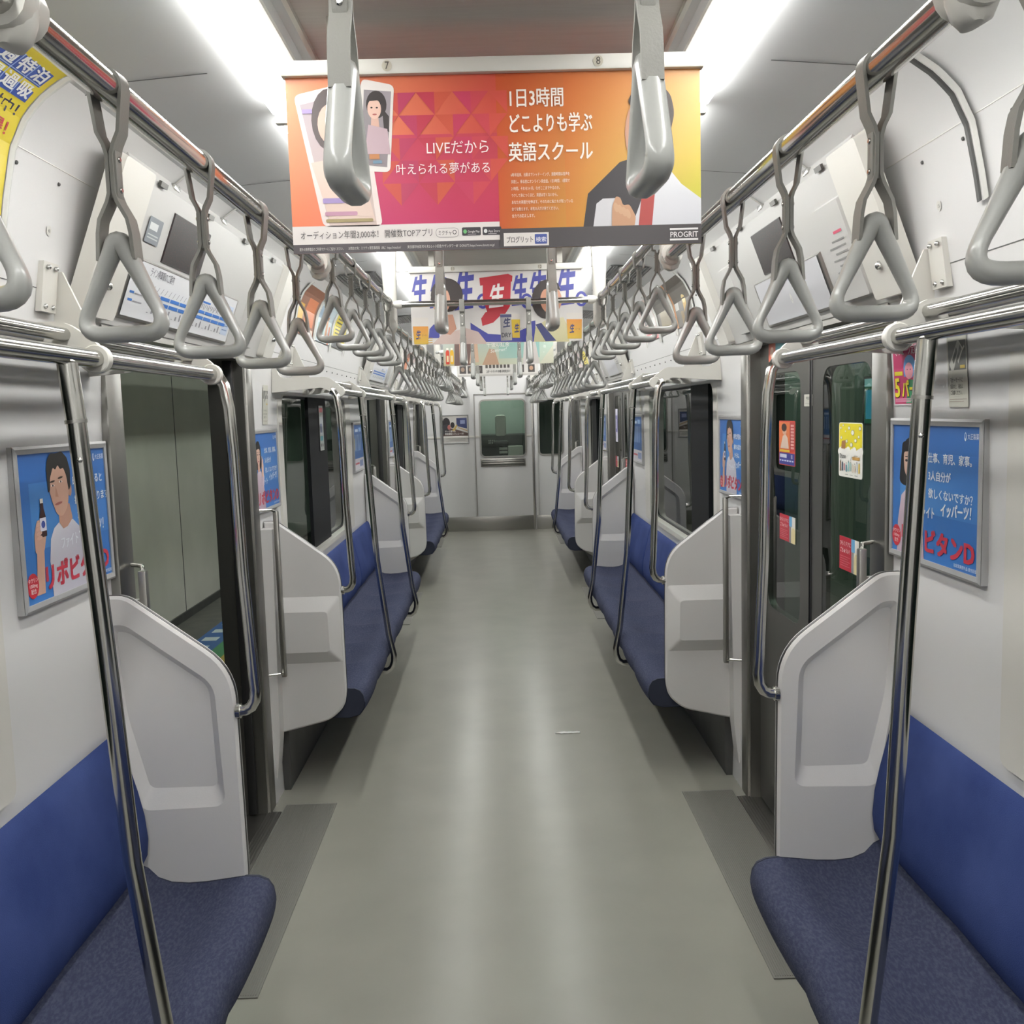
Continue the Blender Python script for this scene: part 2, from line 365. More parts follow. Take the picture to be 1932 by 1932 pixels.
# --- doors
dn = 0
for i, dc in enumerate(DOORS):
    for s in (-1, 1):
        dn += 1; h = holder('door_%d' % dn, (s * 1.08, dc, 0)); X = lambda p, q: (min(s * p, s * q), max(s * p, s * q))
        for sy in (-1, 1):
            mb = MB(); a, c = sorted((dc + sy * (.645 if sy > 0 else .668), dc + sy * (.742 if sy > 0 else .772)))
            mb.rbox(*X(1.032, 1.078), a, c, 0, 1.96, .006); a2, c2 = sorted((dc + sy * (.638 if sy > 0 else .66), dc + sy * (.66 if sy > 0 else .682))); mb.box(*X(1.045, 1.19), a2, c2, 0, 1.96); mb.build('door_post', 'post', h)
        mb = MB(); mb.box(*X(1.03, 1.19), dc - .78, dc + .78, 1.94, 1.975); mb.build('door_header', 'steel', h)
        mb = MB(); mb.rbox(*X(.99, 1.19), dc - .66, dc + .66, -.004, .008, .003)
        for k in range(5): mb.box(*X(1.0 + k * .012, 1.004 + k * .012), dc - .65, dc + .65, .008, .011)
        mb.build('door_sill', 'steel', h)
        for sy in (-1, 1):
            sh = sy * .628 if s < 0 else 0; y0, y1 = sorted((dc + sy * .002 + sh, dc + sy * .665 + sh)); Q = lambda x: (lambda p: (s * x, p[0], p[1]))
            lf = [(y0, .012), (y1, .012), (y1, 1.945), (y0, 1.945)]
            m0, m1 = (y0 + .115, y1 - .13) if sy > 0 else (y0 + .13, y1 - .115)
            wo = rounded(rect(m0, m1, .88, 1.82), .075, 6)
            mb = MB(); ringfill(mb, lf, [wo], Q(1.088)); ringfill(mb, lf, [wo], Q(1.118)); band(mb, lf, lf, Q(1.088), Q(1.118)); band(mb, wo, wo, Q(1.088), Q(1.118)); L = mb.build('door_leaf', 'darksteel', h)
            mb = MB(); mb.prism(inset(wo, .001), s * 1.0895, s * 1.096, 'x'); mb.build('door_pane', 'doorglass', L)
            e = y0 if sy > 0 else y1; mb = MB(); mb.rbox(*X(1.084, 1.122), e - .012, e + .012, .012, 1.945, .005); mb.build('rubber_edge', 'rubber', L)
            if s > 0:
                mb = MB(); yy = e + sy * .05; mb.tube([(s * 1.09, yy, .80), (s * 1.075, yy, .80), (s * 1.07, yy, .785), (s * 1.07, yy, .735), (s * 1.075, yy, .72), (s * 1.09, yy, .72)], .006, 8); mb.build('finger_grip', 'rubber', L)
        t = tag(MB().box(*X(.765, .99), dc - .66, dc + .74, .001, .004).build('door_mat', 'mat'), 'dark ribbed floor plate in front of the %s door on the %s' % (DN[i], SN[s]), 'floor plate', 'ribbed plates at the doors')
        mb = MB()
        for k in range(30): x = .772 + k * .0073; mb.box(*X(x, x + .003), dc - .65, dc + .73, .004, .0055)
        mb.build('rib', 'mat', t)['kind'] = 'stuff'
# --- front wall with the cab behind it
cw = rounded(rect(-.236, .394, 1.077, 1.866), .06, 6); rw = rounded(rect(.605, .925, 1.085, 1.86), .05, 6); Q = lambda y: (lambda p: (p[0], y, p[1]))
mb = MB(); ou = rect(-1.15, 1.15, 0, 2.5)
ringfill(mb, ou, [cw, rw], Q(END)); ringfill(mb, ou, [cw, rw], Q(END + .04)); band(mb, cw, cw, Q(END), Q(END + .04)); band(mb, rw, rw, Q(END), Q(END + .04))
struct(mb.build('wall_front', 'wall'))
n = 9
for nm, l in (('window_7', cw), ('window_8', rw)):
    h = holder(nm, (sum(p[0] for p in l) / len(l), END, 1.08)); o = inset(l, -.022); mb = MB()
    ringfill(mb, o, [l], Q(END - .014)); band(mb, o, o, Q(END - .014), Q(END)); band(mb, l, l, Q(END - .014), Q(END + .03)); mb.build('window_frame', 'steel', h)
    mb = MB(); mb.prism(inset(l, .0005), END + .012, END + .016); mb.build('pane', 'cabglass', h)
b = MB(); h = holder('door_7', (.09, END, 0))
for x in (-.322, .498): b.box(x - .007, x + .007, END - .012, END, .21, 1.96)
b.box(-.33, .506, END - .012, END, 1.955, 1.968); b.build('door_frame', 'steel', h)
b = MB(); b.rbox(-.25, .392, END - .016, END, .925, 1.04, .004); b.build('vent_frame', 'steel', h)
b = MB(); b.box(-.232, .374, END - .019, END - .014, .945, 1.02); b.build('vent_recess', 'dark', h)
b = MB()
for z in (.955, .985): b.rbox(-.228, .37, END - .03, END - .017, z, z + .024, .004)
b.build('vent_slat', 'steel', h)
b = MB(); b.rbox(.492, .518, END - .03, END, .0, 1.97, .006); struct(b.build('trim_20', 'steel'))
b = MB(); b.rbox(-1.06, -.335, END - .012, END, 1.345, 1.372, .004); b.rbox(.40, .487, END - .012, END, 1.345, 1.372, .004); b.rbox(-.315, -.26, END - .012, END, 1.345, 1.372, .004); struct(b.build('trim_21', 'offwhite'))
b = MB(); b.rbox(.53, .58, END - .03, END, .2, 1.97, .01); struct(b.build('trim_22', 'wall'))
b = MB(); b.rbox(-1.05, .488, END - .012, END, 0, .205, .004); struct(b.build('baseboard_front', 'steel'))
b = MB(); b.rbox(.535, 1.05, END - .012, END, 0, .2, .004); struct(b.build('baseboard_right', 'steel'))
b = MB(); b.box(-1.12, 1.12, END + 1.55, END + 1.6, 0, 2.5); b.box(-1.17, -1.12, END + .04, END + 1.6, 0, 2.5); b.box(1.12, 1.17, END + .04, END + 1.6, 0, 2.5); b.box(-1.12, 1.12, END + .04, END + 1.6, 2.45, 2.5); b.box(.52, .56, END + .5, END + 1.55, 0, 2.45)
struct(b.build('wall_cab', 'tunnel'))
t = thing('driving_console', 'dark driving console with switches behind the front window', 'console', (-.1, END + .8, 0))
b = MB(); b.rbox(-.9, .5, END + .95, END + 1.5, .0, 1.36, .03); b.build('body', 'dark', t)
b = MB(); b.rbox(-.24, -.02, END + .93, END + .952, 1.17, 1.31, .004); b.build('switch_panel', 'darksteel', t)
for r_ in range(2):
    for k in range(4): b = MB(); b.rbox(-.14 + k * .026, -.126 + k * .026, END + .915, END + .932, 1.255 - r_ * .035, 1.28 - r_ * .035, .003); b.build('switch', 'offwhite', t)
t = thing('driver_seat', 'pale driver seat back seen through the front door window', 'seat', (.06, END + .55, 0))
b = MB(); b.rbox(-.03, .13, END + .52, END + .6, 1.34, 1.66, .04); b.build('backrest', 'concrete', t)
b = MB(); b.rbox(-.06, .16, END + .35, END + .62, 1.2, 1.28, .03); b.build('seat', 'dark', t)
b = MB(); b.tube([(.05, END + .5, 0), (.05, END + .5, 1.22)], .03); b.build('post', 'darksteel', t)
t = thing('equipment_box', 'grey green equipment box low behind the front window', 'box', (.27, END + .4, 0))
b = MB(); b.rbox(.15, .37, END + .3, END + .5, 0, 1.2, .01); b.build('cabinet', 'concrete', t)
for k in range(2): b = MB(); b.rbox(.02, .14, END + .4, END + .42, 1.09 + k * .055, 1.125 + k * .055, .003); b.build('label_plate', 'offwhite', t)
# --- outside: platform on the left, station wall on the right
b = MB(); b.box(-6, -1.2, BACK, 16, -.1, -.02); struct(b.build('floor_platform', 'platfloor'))
b = MB(); b.box(-2.83, -2.775, BACK, 16, -.02, 3.2)
for y in (5.6, 6.9, 8.2, 9.5, 10.8): b.box(-2.777, -2.773, y, y + .012, .02, 3.0, 1)
b.box(-2.776, -2.76, BACK, 16, -.02, .05, 1); struct(b.build('wall_platform', ['concrete', 'dark']))
b = MB(); b.box(-2.25, -2.2, BACK, 16, 2.42, 3.5); struct(b.build('light_block_platform', 'tunnel'))  # added unseen board, keeps lamp light off the upper platform wall
S = Sheet(lambda u, v, l: (u, v, -.018 + l))
for k, (c, x0, x1) in enumerate((('2f5fa0', -2.42, -2.2), ('3f8a5a', -2.2, -2.07), ('b59a45', -2.07, -1.55))): S.rect(x0, 6.0, x1, 8.3, c)
for k in range(7): S.rect(-2.38, 6.2 + k * .28, -2.26, 6.32 + k * .28, 'c8d4d8', 2)
tag(S.build('floor_sign'), 'blue, green and yellow boarding marks on the platform floor', 'floor sign')
b = MB(); b.box(3.0, 3.1, BACK, 16, -1, 3.5); struct(b.build('wall_station', 'tunnel'))
b = MB(); b.box(1.6, 3.1, BACK, 16, 3.5, 3.55); struct(b.build('ceiling_station', 'tunnel'))
b = MB(); b.box(-6, -1.6, BACK, 16, 3.5, 3.55); struct(b.build('ceiling_platform', 'tunnel'))
b = MB(); b.box(1.5, 3.0, BACK, 16, -1.1, -1.0); struct(b.build('floor_station', 'platfloor'))
for k, y in enumerate((4.9, 6.6, 9.4)):
    b = MB(); b.rbox(2.3, 2.5, y, y + .22, -1, 3.5, .03); tag(b.build('station_pillar', 'concrete'), 'pale station pillar outside the right doors, %s of three' % ['nearest', 'middle', 'farthest'][k], 'pillar', 'pillars outside the right windows')
S = Sheet(lambda u, v, l: (2.2 - l, 5.68 - u, 1.835 + (v - 2.12) * .66))
S.rect(0, 1.72, .42, 2.12, '2b6b4f', 1); S.rect(.0, 2.05, .42, 2.12, 'a8d8dc', 2); S.rect(.02, 1.76, .16, 2.02, '4aa7c8', 2); S.rect(.16, 1.76, .28, 2.02, 'a5525a', 2); S.rect(.28, 1.76, .42, 2.02, '8fae3a', 2)
S.text('のりかえ', .21, 2.068, .05, '14505a', 3, .75, anchor='c')
o = S.build('station_sign', m='litprint'); tag(o, 'colourful station guide sign lit outside the nearest right door glass', 'sign')
b = MB(); b.box(2.201, 2.23, 5.24, 5.70, 1.56, 1.85); b.tube([(2.215, 5.47, 1.8), (2.215, 5.47, 3.5)], .012); b.build('sign_board', 'darksteel', o)
# ------------------------------------------------------------------ benches
def bench(i, s):
    y0, y1 = BENCH[i]; y0 += .012; y1 -= .012; n = 7 if i < 2 else 6; w = (y1 - y0) / n
    t = thing('bench_seat', 'long blue %s bench on the %s, %s' % (['cushioned', 'cushioned', 'shorter'][i], SN[s], ['nearest the camera', 'between the nearest and the second door', 'beside the farthest door'][i]), 'bench', (s * .85, (y0 + y1) / 2, 0), 'blue bench seats along both walls')
    base = [(.672, .345), (.652, .372), (.645, .405), (.650, .438), (.664, .46), (.690, .472), (.73, .474), (.78, .468), (.83, .462), (.88, .46), (.925, .464), (.96, .478), (.985, .505), (1.02, .52), (1.03, .42), (.82, .335), (.72, .332)]
    mb = MB(); rings = []; ny = n * 10
    for k in range(ny + 1):
        y = y0 + (y1 - y0) * k / ny; u = (k % 10) / 10; bu = math.sin(math.pi * u) ** .6 if k % 10 else 0
        r = []
        for q, (x, z) in enumerate(base):
            f = max(0, 1 - abs(x - .82) / .2) if 4 <= q <= 13 else 0
            z2 = z - .032 * bu * f + (.004 * bu if q in (4, 5, 6) else 0); x2 = x - (.009 * bu if q < 6 else 0)
            if k % 10 == 0 and 2 <= q <= 12: z2 -= .004; x2 += .002 if q < 6 else 0
            r.append((s * x2, y, z2))
        rings.append(r)
    mb.loft(rings, cap=False); mb.build('seat_cushion', 'seat', t, smooth=50)
    for y in (y0 - .001, y1 + .001): mb = MB(); mb.prism([(s * x, z) for x, z in inset(base, .003)], y - .004, y + .004); mb.build('cushion_end', 'seatend', t)
    secs = [2, 3, 2] if n == 7 else [2, 2, 2]; bp = [(.992, .52), (.978, .545), (.973, .59), (.978, .65), (.992, .72), (1.010, .79), (1.024, .85), (1.034, .878), (1.045, .886), (1.052, .88), (1.05, .7), (1.04, .52)]
    cx = sum(p[0] for p in bp) / len(bp); cz = sum(p[1] for p in bp) / len(bp); y = y0
    for c in secs:
        L = c * w; mb = MB(); rings = []; a, e = y + .004, y + L - .004
        for tt, f in ((0, .86), (.004, .94), (.014, .985), (.03, 1.)) : rings.append([(s * (cx + (x - cx) * f + (1 - f) * .06), a + tt, cz + (z - cz) * f) for x, z in bp])
        for k in range(1, c * 6):
            u = (k % 6) / 6; q = math.sin(math.pi * u); rings.append([(s * (x - (.004 * q if j < 7 else 0)), a + (e - a) * k / (c * 6), z) for j, (x, z) in enumerate(bp)])
        for tt, f in ((.03, 1.), (.014, .985), (.004, .94), (0, .86)): rings.append([(s * (cx + (x - cx) * f + (1 - f) * .06), e - tt, cz + (z - cz) * f) for x, z in bp])
        mb.loft(rings); mb.build('backrest', 'back', t, smooth=50); y += L
    mb = MB(); mb.prism([(s * x, z) for x, z in ((1.005, .0), (1.034, .0), (1.046, .42), (1.0, .40), (1.0, .10))], y0, y1); mb.build('heater_panel', 'dark', t)
    for yy in (y0 + .35, (y0 + y1) / 2, y1 - .35):
        mb = MB(); mb.prism([(s * x, z) for x, z in ((.93, .22), (1.0, .22), (1.0, .36), (.76, .345), (.76, .335))], yy - .02, yy + .02); mb.build('seat_bracket', 'steel', t)
for i in range(3):
    for s in (-1, 1): bench(i, s)
# ------------------------------------------------------------------ partitions with their bent hand rails
PO = rounded([(1.054, 1.248), (1.0, 1.248), (.727, 1.043), (.722, .46), (.735, .395), (.80, .335), (1.056, .275)], [0, .05, .09, .03, .07, .05, 0], 7)
def partition(y, d, s, i):
    """d=+1: bench on the near side of the panel, door beyond; d=-1: bench beyond"""
    where = ('at the far end of the %s %s bench' if d > 0 else 'at the near end of the %s %s bench') % (BN[i], SN[s])
    t = thing('seat_partition', 'white moulded partition panel ' + where, 'partition', (s * .9, y, 0), 'white partitions at the bench ends')
    yi, yo = y - d * .012, y + d * .024                      # bench face, door face
    P = lambda yy: (lambda p: (s * p[0], yy, p[1]))
    rec = rounded([(1.040, 1.172), (1.004, 1.172), (.780, 1.004), (.768, .668), (.995, .662), (1.038, .93)], [.01, .03, .04, .035, .03, .05], 6)
    ri = rounded([(1.034, 1.150), (1.006, 1.148), (.800, .994), (.792, .716), (.974, .716), (1.024, .93)], [.01, .03, .03, .02, .02, .05], 6)
    mb = MB(); f = inset(PO, .007); ringfill(mb, f, [rec], P(yi)); band(mb, PO, f, P(yi + d * .007), P(yi)); band(mb, rec, ri, P(yi), P(yi + d * .022)); ringfill(mb, ri, [], P(yi + d * .022)); band(mb, PO, PO, P(yi + d * .007), P(y + d * .001)); mb.build('inner_shell', 'frp', t, smooth=30)
    g = inset(PO, -.0008); mb = MB(); band(mb, g, g, P(y - d * .0005), P(y + d * .0115)); band(mb, g, PO, P(y - d * .0005), P(y - d * .0005)); band(mb, g, PO, P(y + d * .0115), P(y + d * .0115)); mb.build('gasket', 'wedge', t)
    bo = rounded([(1.053, .905), (.735, .905), (.732, .605), (1.053, .600)], .012, 4); bi = rounded([(1.053, .842), (.786, .842), (.782, .66), (1.053, .658)], .02, 4)
    mb = MB(); ringfill(mb, f, [bo], P(yo)); band(mb, PO, f, P(yo - d * .007), P(yo)); band(mb, bo, bi, P(yo), P(yo + d * .034)); ringfill(mb, bi, [], P(yo + d * .034)); band(mb, PO, PO, P(yo - d * .007), P(y + d * .010)); mb.build('outer_shell', 'frp', t, smooth=30)
    mb = MB(); a, c = sorted((y + d * .02, y + d * .10)); mb.prism([(s * x, z) for x, z in ((1.0, 1.22), (1.055, 1.22), (1.055, .10), (1.035, .10), (1.015, .28))], a, c); mb.build('wall_bracket', 'frp', t)
    # bent rail from the luggage rack down to the panel edge
    r = thing('hand_rail', 'bent hand rail on the partition ' + where, 'hand rail', (s * .7, y, .9), 'bent rails at the partitions')
    pts = [(.734, 1.816), (.722, 1.812), (.709, 1.79), (.700, 1.73), (.694, 1.60), (.689, 1.3), (.676, 1.02), (.673, .985), (.677, .955), (.688, .936), (.703, .928), (.726, .926)]
    mb = MB(); mb.tube([(s * x, y, z) for x, z in pts], .0152, 12); mb.build('rail_tube', 'chrome', r)
    mb = MB(); mb.tube([(s * .716, y, .926), (s * .728, y, .926)], .02, 14); mb.build('flange', 'chrome', r)
    # short vertical grab rail on the door side, by the wall
    q = thing('grab_rail', 'short upright grab rail beside the partition ' + where, 'grab rail', (s * .99, y + d * .1, .9), 'upright grab rails beside the doors')
    yg = y + d * .085; mb = MB(); mb.rbox(min(s * .972, s * .994), max(s * .972, s * .994), yg - .012, yg + .012, .56, 1.30, .004); mb.build('bar', 'steel', q)
    for z in (1.296, .57): mb = MB(); mb.tube([(s * .983, yg, z), (s * .995, yg + d * .03, z + .012), (s * 1.05, yg + d * .06, z + .014)], .006, 8); mb.build('bracket', 'chrome', q)
for i, (a, c) in enumerate(BENCH):
    for s in (-1, 1):
        if i: partition(a, -1, s, i)
        partition(c, 1, s, i)
# ------------------------------------------------------------------ luggage racks and poles
def rack(i, s):
    y0, y1 = BENCH[i]; a = y0 + .228
    t = thing('luggage_rack', 'steel luggage rack above the %s bench on the %s' % (BN[i], SN[s]), 'luggage rack', (s * .9, (y0 + y1) / 2, 1.85), 'luggage racks over the benches')
    X = lambda p, q: (min(s * p, s * q), max(s * p, s * q))
    mb = MB(); mb.tube([(s * .732, a, 1.817), (s * .732, y1 - .008, 1.817)], .0165, 16); mb.build('front_tube', 'chrome', t)
    mb = MB(); mb.tube([(s * .786, a, 1.862), (s * .786, y1 - .012, 1.862)], .0125, 14); mb.build('rear_tube', 'chrome', t)
    for x in (.838, .892, .946, 1.0):
        mb = MB(); mb.rbox(*X(x - .016, x + .016), a, y1 - .02, 1.852, 1.862, .003); mb.build('shelf_slat', 'steel', t)
    pl = rounded([(.722, 1.842), (.714, 1.80), (.74, 1.788), (.803, 1.838), (1.042, 1.82), (1.036, 1.945), (1.02, 1.945), (1.004, 1.884), (.784, 1.886)], [.02, .02, .01, .02, 0, .004, .01, .03, .02], 4)
    ys = [a, a + .70, y1 - .72, y1 - .02] if i < 2 else [a, a + .7, y1 - 1.1, y1 - .02]
    for y in ys:
        mb = MB(); mb.prism([(s * x, z) for x, z in pl], y - .007, y + .007); b = mb.build('rack_bracket', 'offwhite', t)
        mb = MB(); mb.tube([(s * .732, y - .010, 1.817), (s * .732, y - .008, 1.817), (s * .732, y + .008, 1.817), (s * .732, y + .010, 1.817)], [.024, .026, .026, .024], 20); mb.build('ring', 'offwhite', b)
    for y in (a + .32, y1 - .27):
        mb = MB(); z0, z1 = 1.955, 2.065; x0, x1 = wx(z0) - .016, wx(z1) - .012
        mb.loft([[(s * x0, yy, z0), (s * x1, yy, z1), (s * (x1 + .014), yy, z1), (s * (x0 + .014), yy, z0)] for yy in (y - .035, y + .035)]); b = mb.build('cover_plate', 'offwhite', t)
        for dy in (-.018, .018):
            for z in (1.967, 2.053): mb = MB(); mb.ball((s * (wx(z) - .016), y + dy, z), .006, 8); mb.build('screw', 'screw', b)
        mb = MB(); mb.prism([(s * x, z) for x, z in ((1.03, 1.88), (.93, 1.885), (1.0, 2.05), (1.02, 2.05))], y + .04, y + .048); mb.build('arm', 'offwhite', t)
for i in range(3):
    for s in (-1, 1): rack(i, s)
def pole(y, s, lab):
    t = thing('stanchion_pole', lab, 'pole', (s * .69, y, .3), 'upright poles along the benches')
    mb = MB(); mb.tube([(s * .732, y, 1.803), (s * .7245, y, 1.705)], .0172, 14); mb.build('upper_sleeve', 'chrome', t)
    mb = MB(); mb.tube([(s * .7246, y, 1.708), (s * .7242, y, 1.702)], .0185, 14); mb.build('joint_ring', 'steel', t)
    mb = MB(); mb.tube([(s * x, y, z) for x, z in ((.7245, 1.71), (.700, 1.25), (.684, .92), (.637, .50), (.620, .42), (.613, .385), (.615, .35), (.628, .316), (.652, .299), (.70, .302))], .0165, 14); b = mb.build('pole_tube', 'chrome', t)
    mb = MB(); mb.ball((s * .716, y - .0165, 1.64), .005, 8); mb.build('screw', 'screw', b)
for s in (-1, 1):
    pole(1.63, s, 'nearest steel pole, in front of the nearest %s bench' % SN[s])
    pole(5.12, s, 'steel pole at the near third of the middle %s bench' % SN[s])
    pole(6.58, s, 'steel pole at the far third of the middle %s bench' % SN[s])
    pole(10.78, s, 'steel pole at the farthest %s bench' % SN[s])
# ------------------------------------------------------------------ overhead strap rails
ZB, ZD, XR = 2.088, 2.172, .45
for s in (-1, 1):
    for i, (a, c) in enumerate(((-2.0, 2.47), (4.16, 7.43), (9.10, 11.87))):
        t = thing('strap_rail', 'overhead steel strap rail above the %s bench on the %s' % (BN[i], SN[s]), 'strap rail', (s * XR, (a + c) / 2, ZB), 'rails the straps hang from')
        mb = MB(); mb.tube([(s * XR, a, ZB), (s * XR, c, ZB)], .0175, 18); mb.build('rail_tube', 'chrome', t)
        for y in (c, a) if i else (c,):
            mb = MB(); mb.tube([(s * XR, y - .02, ZB), (s * XR, y + .02, ZB)], .026, 18); mb.build('end_ring', 'offwhite', t)
    for i, dc in enumerate(DOORS):
        a, c = (dc - .82, dc + .85) if i < 2 else (dc - .82, END)
        t = thing('strap_rail', 'overhead steel strap rail in front of the %s door on the %s' % (DN[i], SN[s]), 'strap rail', (s * XR, (a + c) / 2, ZD), 'rails the straps hang from')
        mb = MB(); mb.tube([(s * XR, a, ZD), (s * XR, c, ZD)], .0155, 16); mb.build('rail_tube', 'chrome', t)
        for y in (a, c): mb = MB(); mb.ball((s * XR, y, ZD), .022, 12); mb.build('elbow', 'greyplastic', t)
BARS = [(.93, 'over the nearest benches', 1), (2.48, 'before the nearest doors', 0), (4.15, 'behind the nearest doors', 0), (5.87, 'over the middle benches', 1), (7.42, 'before the second doors', 0), (9.09, 'behind the second doors', 0), (11.87, 'before the farthest doors', 0)]
for y, w, mid in BARS:
    t = thing('cross_rail', 'overhead cross rail between the two strap rails ' + w, 'strap rail', (0, y, ZD), 'cross rails under the ceiling')
    mb = MB(); mb.tube([(-XR, y, ZD), (XR, y, ZD)], .013, 14); mb.build('rail_tube', 'chrome', t)
    for s in (-1, 1):
        mb = MB(); mb.tube([(s * .40, y, ZD), (s * .436, y, ZD)], .018, 14); mb.build('sleeve', 'offwhite', t)
        h = thing('rail_hanger', 'grey hanger post holding the %s strap rail %s' % (SN[s], w), 'hanger', (s * XR, y, 2.3), 'posts that carry the strap rails')
        mb = MB(); mb.loft([[(s * XR + dx * math.cos(a_ * math.pi / 10), y + .017 * math.sin(a_ * math.pi / 10), z) for a_ in range(20)] for dx, z in ((.038, 2.44), (.034, 2.36), (.028, 2.20), (.028, 2.09), (.025, 2.07), (.019, 2.056), (.008, 2.05))]); mb.build('post', 'offwhite', h, smooth=50)
        mb = MB(); mb.tube([(s * XR, y - .024, ZB), (s * XR, y + .024, ZB)], .027, 18); mb.build('socket', 'offwhite', h)
# ------------------------------------------------------------------ hanging straps
def strap_proto(drop, rr, label):
    """origin at the rail centre, rail along y, handle facing +-y"""
    t = thing('hanging_strap', label, 'hanging strap', (0, 0, 0), 'grey triangular hanging straps')
    zb = -drop; tip = zb + .131; zc0, zc1 = tip + .085, tip + .042; w = .0105
    a0 = []
    for k in range(13):
        an = math.pi * (k / 12); a0.append((math.cos(an) * (rr + .002), math.sin(an) * (rr + .002)))
    mb = MB()
    def ribbon(pts, th=.0022):
        r = []
        for k, (x, z, yw) in enumerate(pts):
            p = pts[max(0, k - 1)]; q = pts[min(len(pts) - 1, k + 1)]; d = Vector((q[0] - p[0], q[1] - p[1])).normalized(); nx, nz = -d.y * th, d.x * th
            r.append([(x - nx, -yw, z - nz), (x + nx, -yw, z + nz), (x + nx, yw, z + nz), (x - nx, yw, z - nz)])
        mb.loft(r)
    left = [(-.022, tip - .035, w), (-.020, tip - .004, w), (-.017, tip + .012, w), (-.006, tip + .032, w), (-.0028, zc1, w), (-.0026, zc0, w), (-.006, zc0 + .012, w), (-.013, (zc0 - rr) / 2 - .004, w), (-rr - .002, -.002, w)]
    ribbon(left + [(-x, z, w) for x, z in a0[1:-1]] + [(-x, z, yw) for x, z, yw in reversed(left)])
    mb.build('belt', 'belt', t, smooth=50)
    mb = MB(); mb.rbox(-.0075, .0075, -.0075, .0075, zc1 - .006, zc0 + .006, .002); c = mb.build('belt_clip', 'belt', t)
    for z in (zc1 + .004, zc0 - .004):
        mb = MB(); mb.tube([(-.0095, 0, z), (-.0085, 0, z), (.0085, 0, z), (.0095, 0, z)], [.0024, .0036, .0036, .0024], 8); mb.build('screw', 'screw', c)
    o = rounded([(0, tip - .006), (-.057, zb + .0105), (.057, zb + .0105)], [.018, .034, .034], 8)
    rp = []; rq = []
    for x, z in o:
        f = max(0, (z - (tip - .05)) / .05); g = max(0, 1 - (z - zb - .011) / .02)
        rp.append(.0072 + .013 * f * f + .003 * g); rq.append(.0128 + .001 * f + .0015 * g)
    mb = MB(); mb.tube([(x, 0, z) for x, z in o], rp, 10, closed=True, up=(0, 1, 0), r2=rq); mb.build('handle', 'greyplastic', t, smooth=60)
    return t
ORD = ['first', 'second', 'third', 'fourth', 'fifth', 'sixth', 'seventh', 'eighth', 'ninth', 'tenth']
pb = strap_proto(ZB - 1.795, .0175, ''); pd = strap_proto(ZD - 1.905, .0155, ''); pc = strap_proto(ZD - 1.905, .013, ''); used = set()
def put(p, loc, lab, rz=0):
    if p.name in used: dup(p, loc, lab, rz)
    else: used.add(p.name); p.location = loc; p.rotation_euler = (0, 0, rz); p['label'] = lab
for s in (-1, 1):
    for i, (y0, dy, n) in enumerate(((.815, .34, 5), (4.41, .339, 9), (9.35, .345, 7))):
        for k in range(n): put(pb, (s * XR, y0 + dy * k, ZB), 'grey triangular strap, %s from the camera on the %s rail over the %s bench' % (ORD[k], SN[s], BN[i]), R(rnd.uniform(-9, 9)))
    for i, y0 in enumerate((2.68, 7.62, 12.1)):
        for k in range(5 if i < 2 else 4): put(pd, (s * XR, y0 + .335 * k, ZD), 'short grey triangular strap, %s from the camera on the %s rail by the %s door' % (ORD[k], SN[s], DN[i]), R(rnd.uniform(-9, 9)))
    for (y, w, mid) in BARS: put(pc, (s * .143, y, ZD), 'grey strap seen edge on, %s one on the cross rail %s' % (SN[s], w), R(90 + 3 * s))
